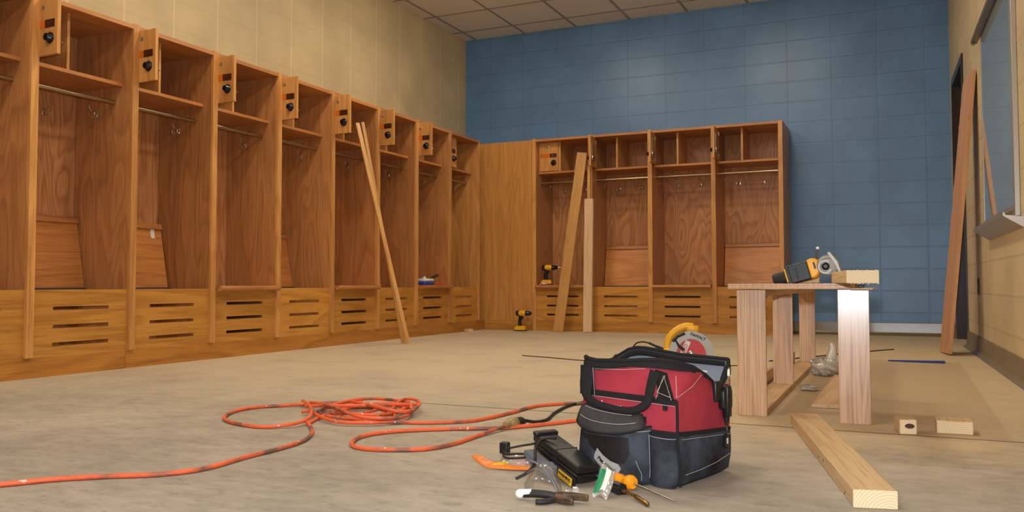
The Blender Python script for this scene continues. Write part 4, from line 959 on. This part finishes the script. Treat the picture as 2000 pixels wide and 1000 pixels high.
o.rings(rr_, False, False, False); o.build('clear_blister', 'film', bl, smooth=1.2, solid=.0006)
# safety glasses
sg = MB(); rr_ = []
for i in range(13):
    a = pi*(-.05+1.1*i/12); row = []
    for k in range(8):
        f_ = k/7; row.append((-.768-.045*cos(a)*(1-.25*f_*f_), 1.835-.02*sin(a)+.026*f_, .004+.026*sin(a)*(1-.1*f_)+.034*f_*sin(pi*i/12)**.6))
    rr_.append(row)
sgl = sg.rings(rr_, False, False, False).build('lens', 'lens', None, smooth=1.2, solid=.0018)
SG = empty('safety_glasses', (-.768, 1.84, 0)); tag(SG, 'clear safety glasses with grey arms lying against the black case', 'safety glasses'); sgl.parent = SG; sgl.location = (.768, -1.84, 0)
o = MB(); o.tube(spline([(-.825, 1.875, .058), (-.795, 1.855, .060), (-.765, 1.838, .050), (-.742, 1.826, .034), (-.728, 1.822, .014), (-.724, 1.822, .004)], 5), .0034, 8, ry=.0022); o = o.build('temple_arm', 'grey', SG); o.location = (.768, -1.84, 0)
o = MB(); o.tube(spline([(-.812, 1.85, .035), (-.79, 1.838, .048), (-.76, 1.828, .044), (-.74, 1.822, .024)], 5), .0016, 8); o = o.build('brow_bar', 'grey', SG); o.location = (.768, -1.84, 0)
# pliers
PL = empty('pliers'); PL.matrix_world = frame_between((-.785, 1.738, .013), (-.632, 1.768, .012)); tag(PL, 'worn pliers with black grips, one tip white, nearest tool on the concrete', 'pliers')
o = MB(); o.tube(spline([(0, .004, 0), (.03, .003, .003), (.06, .001, .003), (.085, .0, .0)], 4), [.0065, .009, .0095, .009, .009, .009, .009, .009, .0085, .008, .008, .007, .007], 12, ry=.009); o.build('grip', 'rubber', PL)
o = MB(); o.tube(spline([(.045, -.030, -.006), (.065, -.024, -.006), (.088, -.006, -.004)], 4), [.006, .008, .008, .008, .008, .008, .007, .006, .005], 12, ry=.006); o.build('grip', 'rubber', PL)
o = MB(); o.ball((.004, .0035, .0005), .0108, sx=1.1, sy=.95, sz=.95); o.tube([(.004, .003, .002), (.030, .002, .004)], [.0098, .0075], 10, ry=.009); o.build('white_tip', 'white', PL)
o = MB(); o.prism([(.080, .008), (.095, .014), (.12, .014), (.145, .005), (.157, -.001), (.154, -.005), (.13, -.003), (.105, -.006), (.084, -.010)], -.005, .009); o.prism([(.082, -.012), (.10, -.022), (.124, -.026), (.128, -.022), (.118, -.010), (.10, .004), (.085, .006)], -.009, .003)
o.lathe([(.006, 0), (.006, .003), (.0005, .003)], 14, Matrix.Translation((.094, -.002, .008))); o = o.build('jaws', 'rust', PL); md = o.modifiers.new('b', 'BEVEL'); md.width = .0018; md.segments = 2
# zip bag with green and white label
zbg = MB(); rr_ = []
for i in range(9):
    t = i/8; row = []
    for k in range(9):
        f_ = k/8; row.append((-.648+.038*f_+.006*sin(3*t), 1.900-.075*t-.010*f_+.008*sin(f_*pi), .060*(1-t)+.003+.010*sin(pi*f_)*sin(pi*t)+.004*sin(7*f_+4*t)-.012*f_*(1-t)))
    rr_.append(row)
zb_ = zbg.rings(rr_, False, False, False).build('zip_bag', 'film', None, smooth=1.2, solid=.0008); tag(zb_, 'small clear zip bag with green and white label beside the black case', 'plastic bag')
up_ = lambda p, d_=.0018: (p[0], p[1]-d_, p[2]+d_*.6)
MB().rings([[up_(p) for p in r[0:5]] for r in rr_[2:8]], False, False, False).build('green_label', 'green', zb_, smooth=1.2)
MB().rings([[up_(p, .0026) for p in r[3:7]] for r in rr_[1:8]], False, False, False).build('white_label', 'white', zb_, smooth=1.2)
# screwdriver
SD = empty('screwdriver'); SD.matrix_world = frame_between((-.640, 1.962, .0175), (-.578, 1.925, .0175)); tag(SD, 'screwdriver with orange handle lying beside the bag, steel shaft pointing right', 'screwdriver')
M4 = Matrix.Rotation(pi/2, 4, 'Y')
MB().lathe([(.004, 0), (.011, .001), (.014, .01), (.0135, .03), (.011, .042), (.013, .048), (.0165, .054), (.0172, .066), (.013, .072), (.003, .073)], 24, M4).build('handle', 'screw_or', SD, smooth=.8)
MB().tube([(.070, 0, 0), (.150, .0, -.008), (.205, .0, -.014)], [.003, .0028, .0012], 8).build('shaft', 'steel', SD)
DB = empty('drill_bit'); DB.matrix_world = frame_between((-.622, 1.905, .012), (-.578, 1.863, .012)); tag(DB, 'twist drill bit in a black holder pointing to the lower right', 'drill bit')
MB().box(0, .046, -.012, .012, -.011, .011, .003).build('bit_holder', 'black_shiny', DB)
o = MB(); n = 40; rows = []
for i in range(n):
    x = .044+.060*i/(n-1); a0 = i*.55; rows.append([(x, .0038*cos(a0+2*pi*k/8)*(1 if k % 4 else .45), .0038*sin(a0+2*pi*k/8)*(1 if k % 4 else .45)) for k in range(8)])
o.rings(rows); o.tube([(.103, 0, -.001), (.108, 0, -.0012), (.155, 0, -.006), (.160, 0, -.0065)], [.0038, .0052, .0052, .0025], 12); o.build('twist_shank', 'gold_steel', DB)
cp = empty('clear_clip', (-.690, 1.825, .0)); tag(cp, 'small clear plastic clip between the pliers and the black case', 'clip'); cp.rotation_euler = (0, 0, .4)
o = MB(); o.box(-.018, -.006, -.008, .008, .001, .014, .003); o.box(-.001, .014, -.009, .009, .001, .020, .002); o.build('clip_body', 'film', cp)

# ------------------------------------------------------------------ camera and world
f_, yc, yaw, pit, roll = 1672.656, 488.2, .4311, .0401, -.0013
cd_ = bpy.data.cameras.new('camera'); cam = bpy.data.objects.new('camera', cd_); COL.objects.link(cam)
cam.location = (0, 0, .4751)
Fw = Vector((-sin(yaw), cos(yaw), 0)); R0 = Vector((cos(yaw), sin(yaw), 0)); U0 = Vector((0, 0, 1))
Fv = Fw*cos(pit)+U0*sin(pit); U = U0*cos(pit)-Fw*sin(pit); R = R0*cos(roll)+U*sin(roll); U2 = U*cos(roll)-R0*sin(roll)
cam.matrix_world = basis((0, 0, .4751), R, U2, -Fv)
cd_.sensor_width = 36; cd_.sensor_fit = 'HORIZONTAL'; cd_.lens = f_*36/2000; cd_.shift_y = (yc-500)/2000; cd_.clip_start = .01
SC.camera = cam
wd = bpy.data.worlds.new('world'); SC.world = wd; wd.use_nodes = True
wd.node_tree.nodes['Background'].inputs[0].default_value = (.02, .02, .022, 1); wd.node_tree.nodes['Background'].inputs[1].default_value = 1
SC.view_settings.view_transform = 'Standard'; SC.view_settings.look = 'None'; SC.view_settings.gamma = 1; SC.view_settings.use_curve_mapping = False
SC.view_settings.exposure = 0.0
SC.cycles.use_denoising = True
SC.cycles.max_bounces = 8; SC.cycles.transmission_bounces = 8; SC.cycles.sample_clamp_indirect = 4
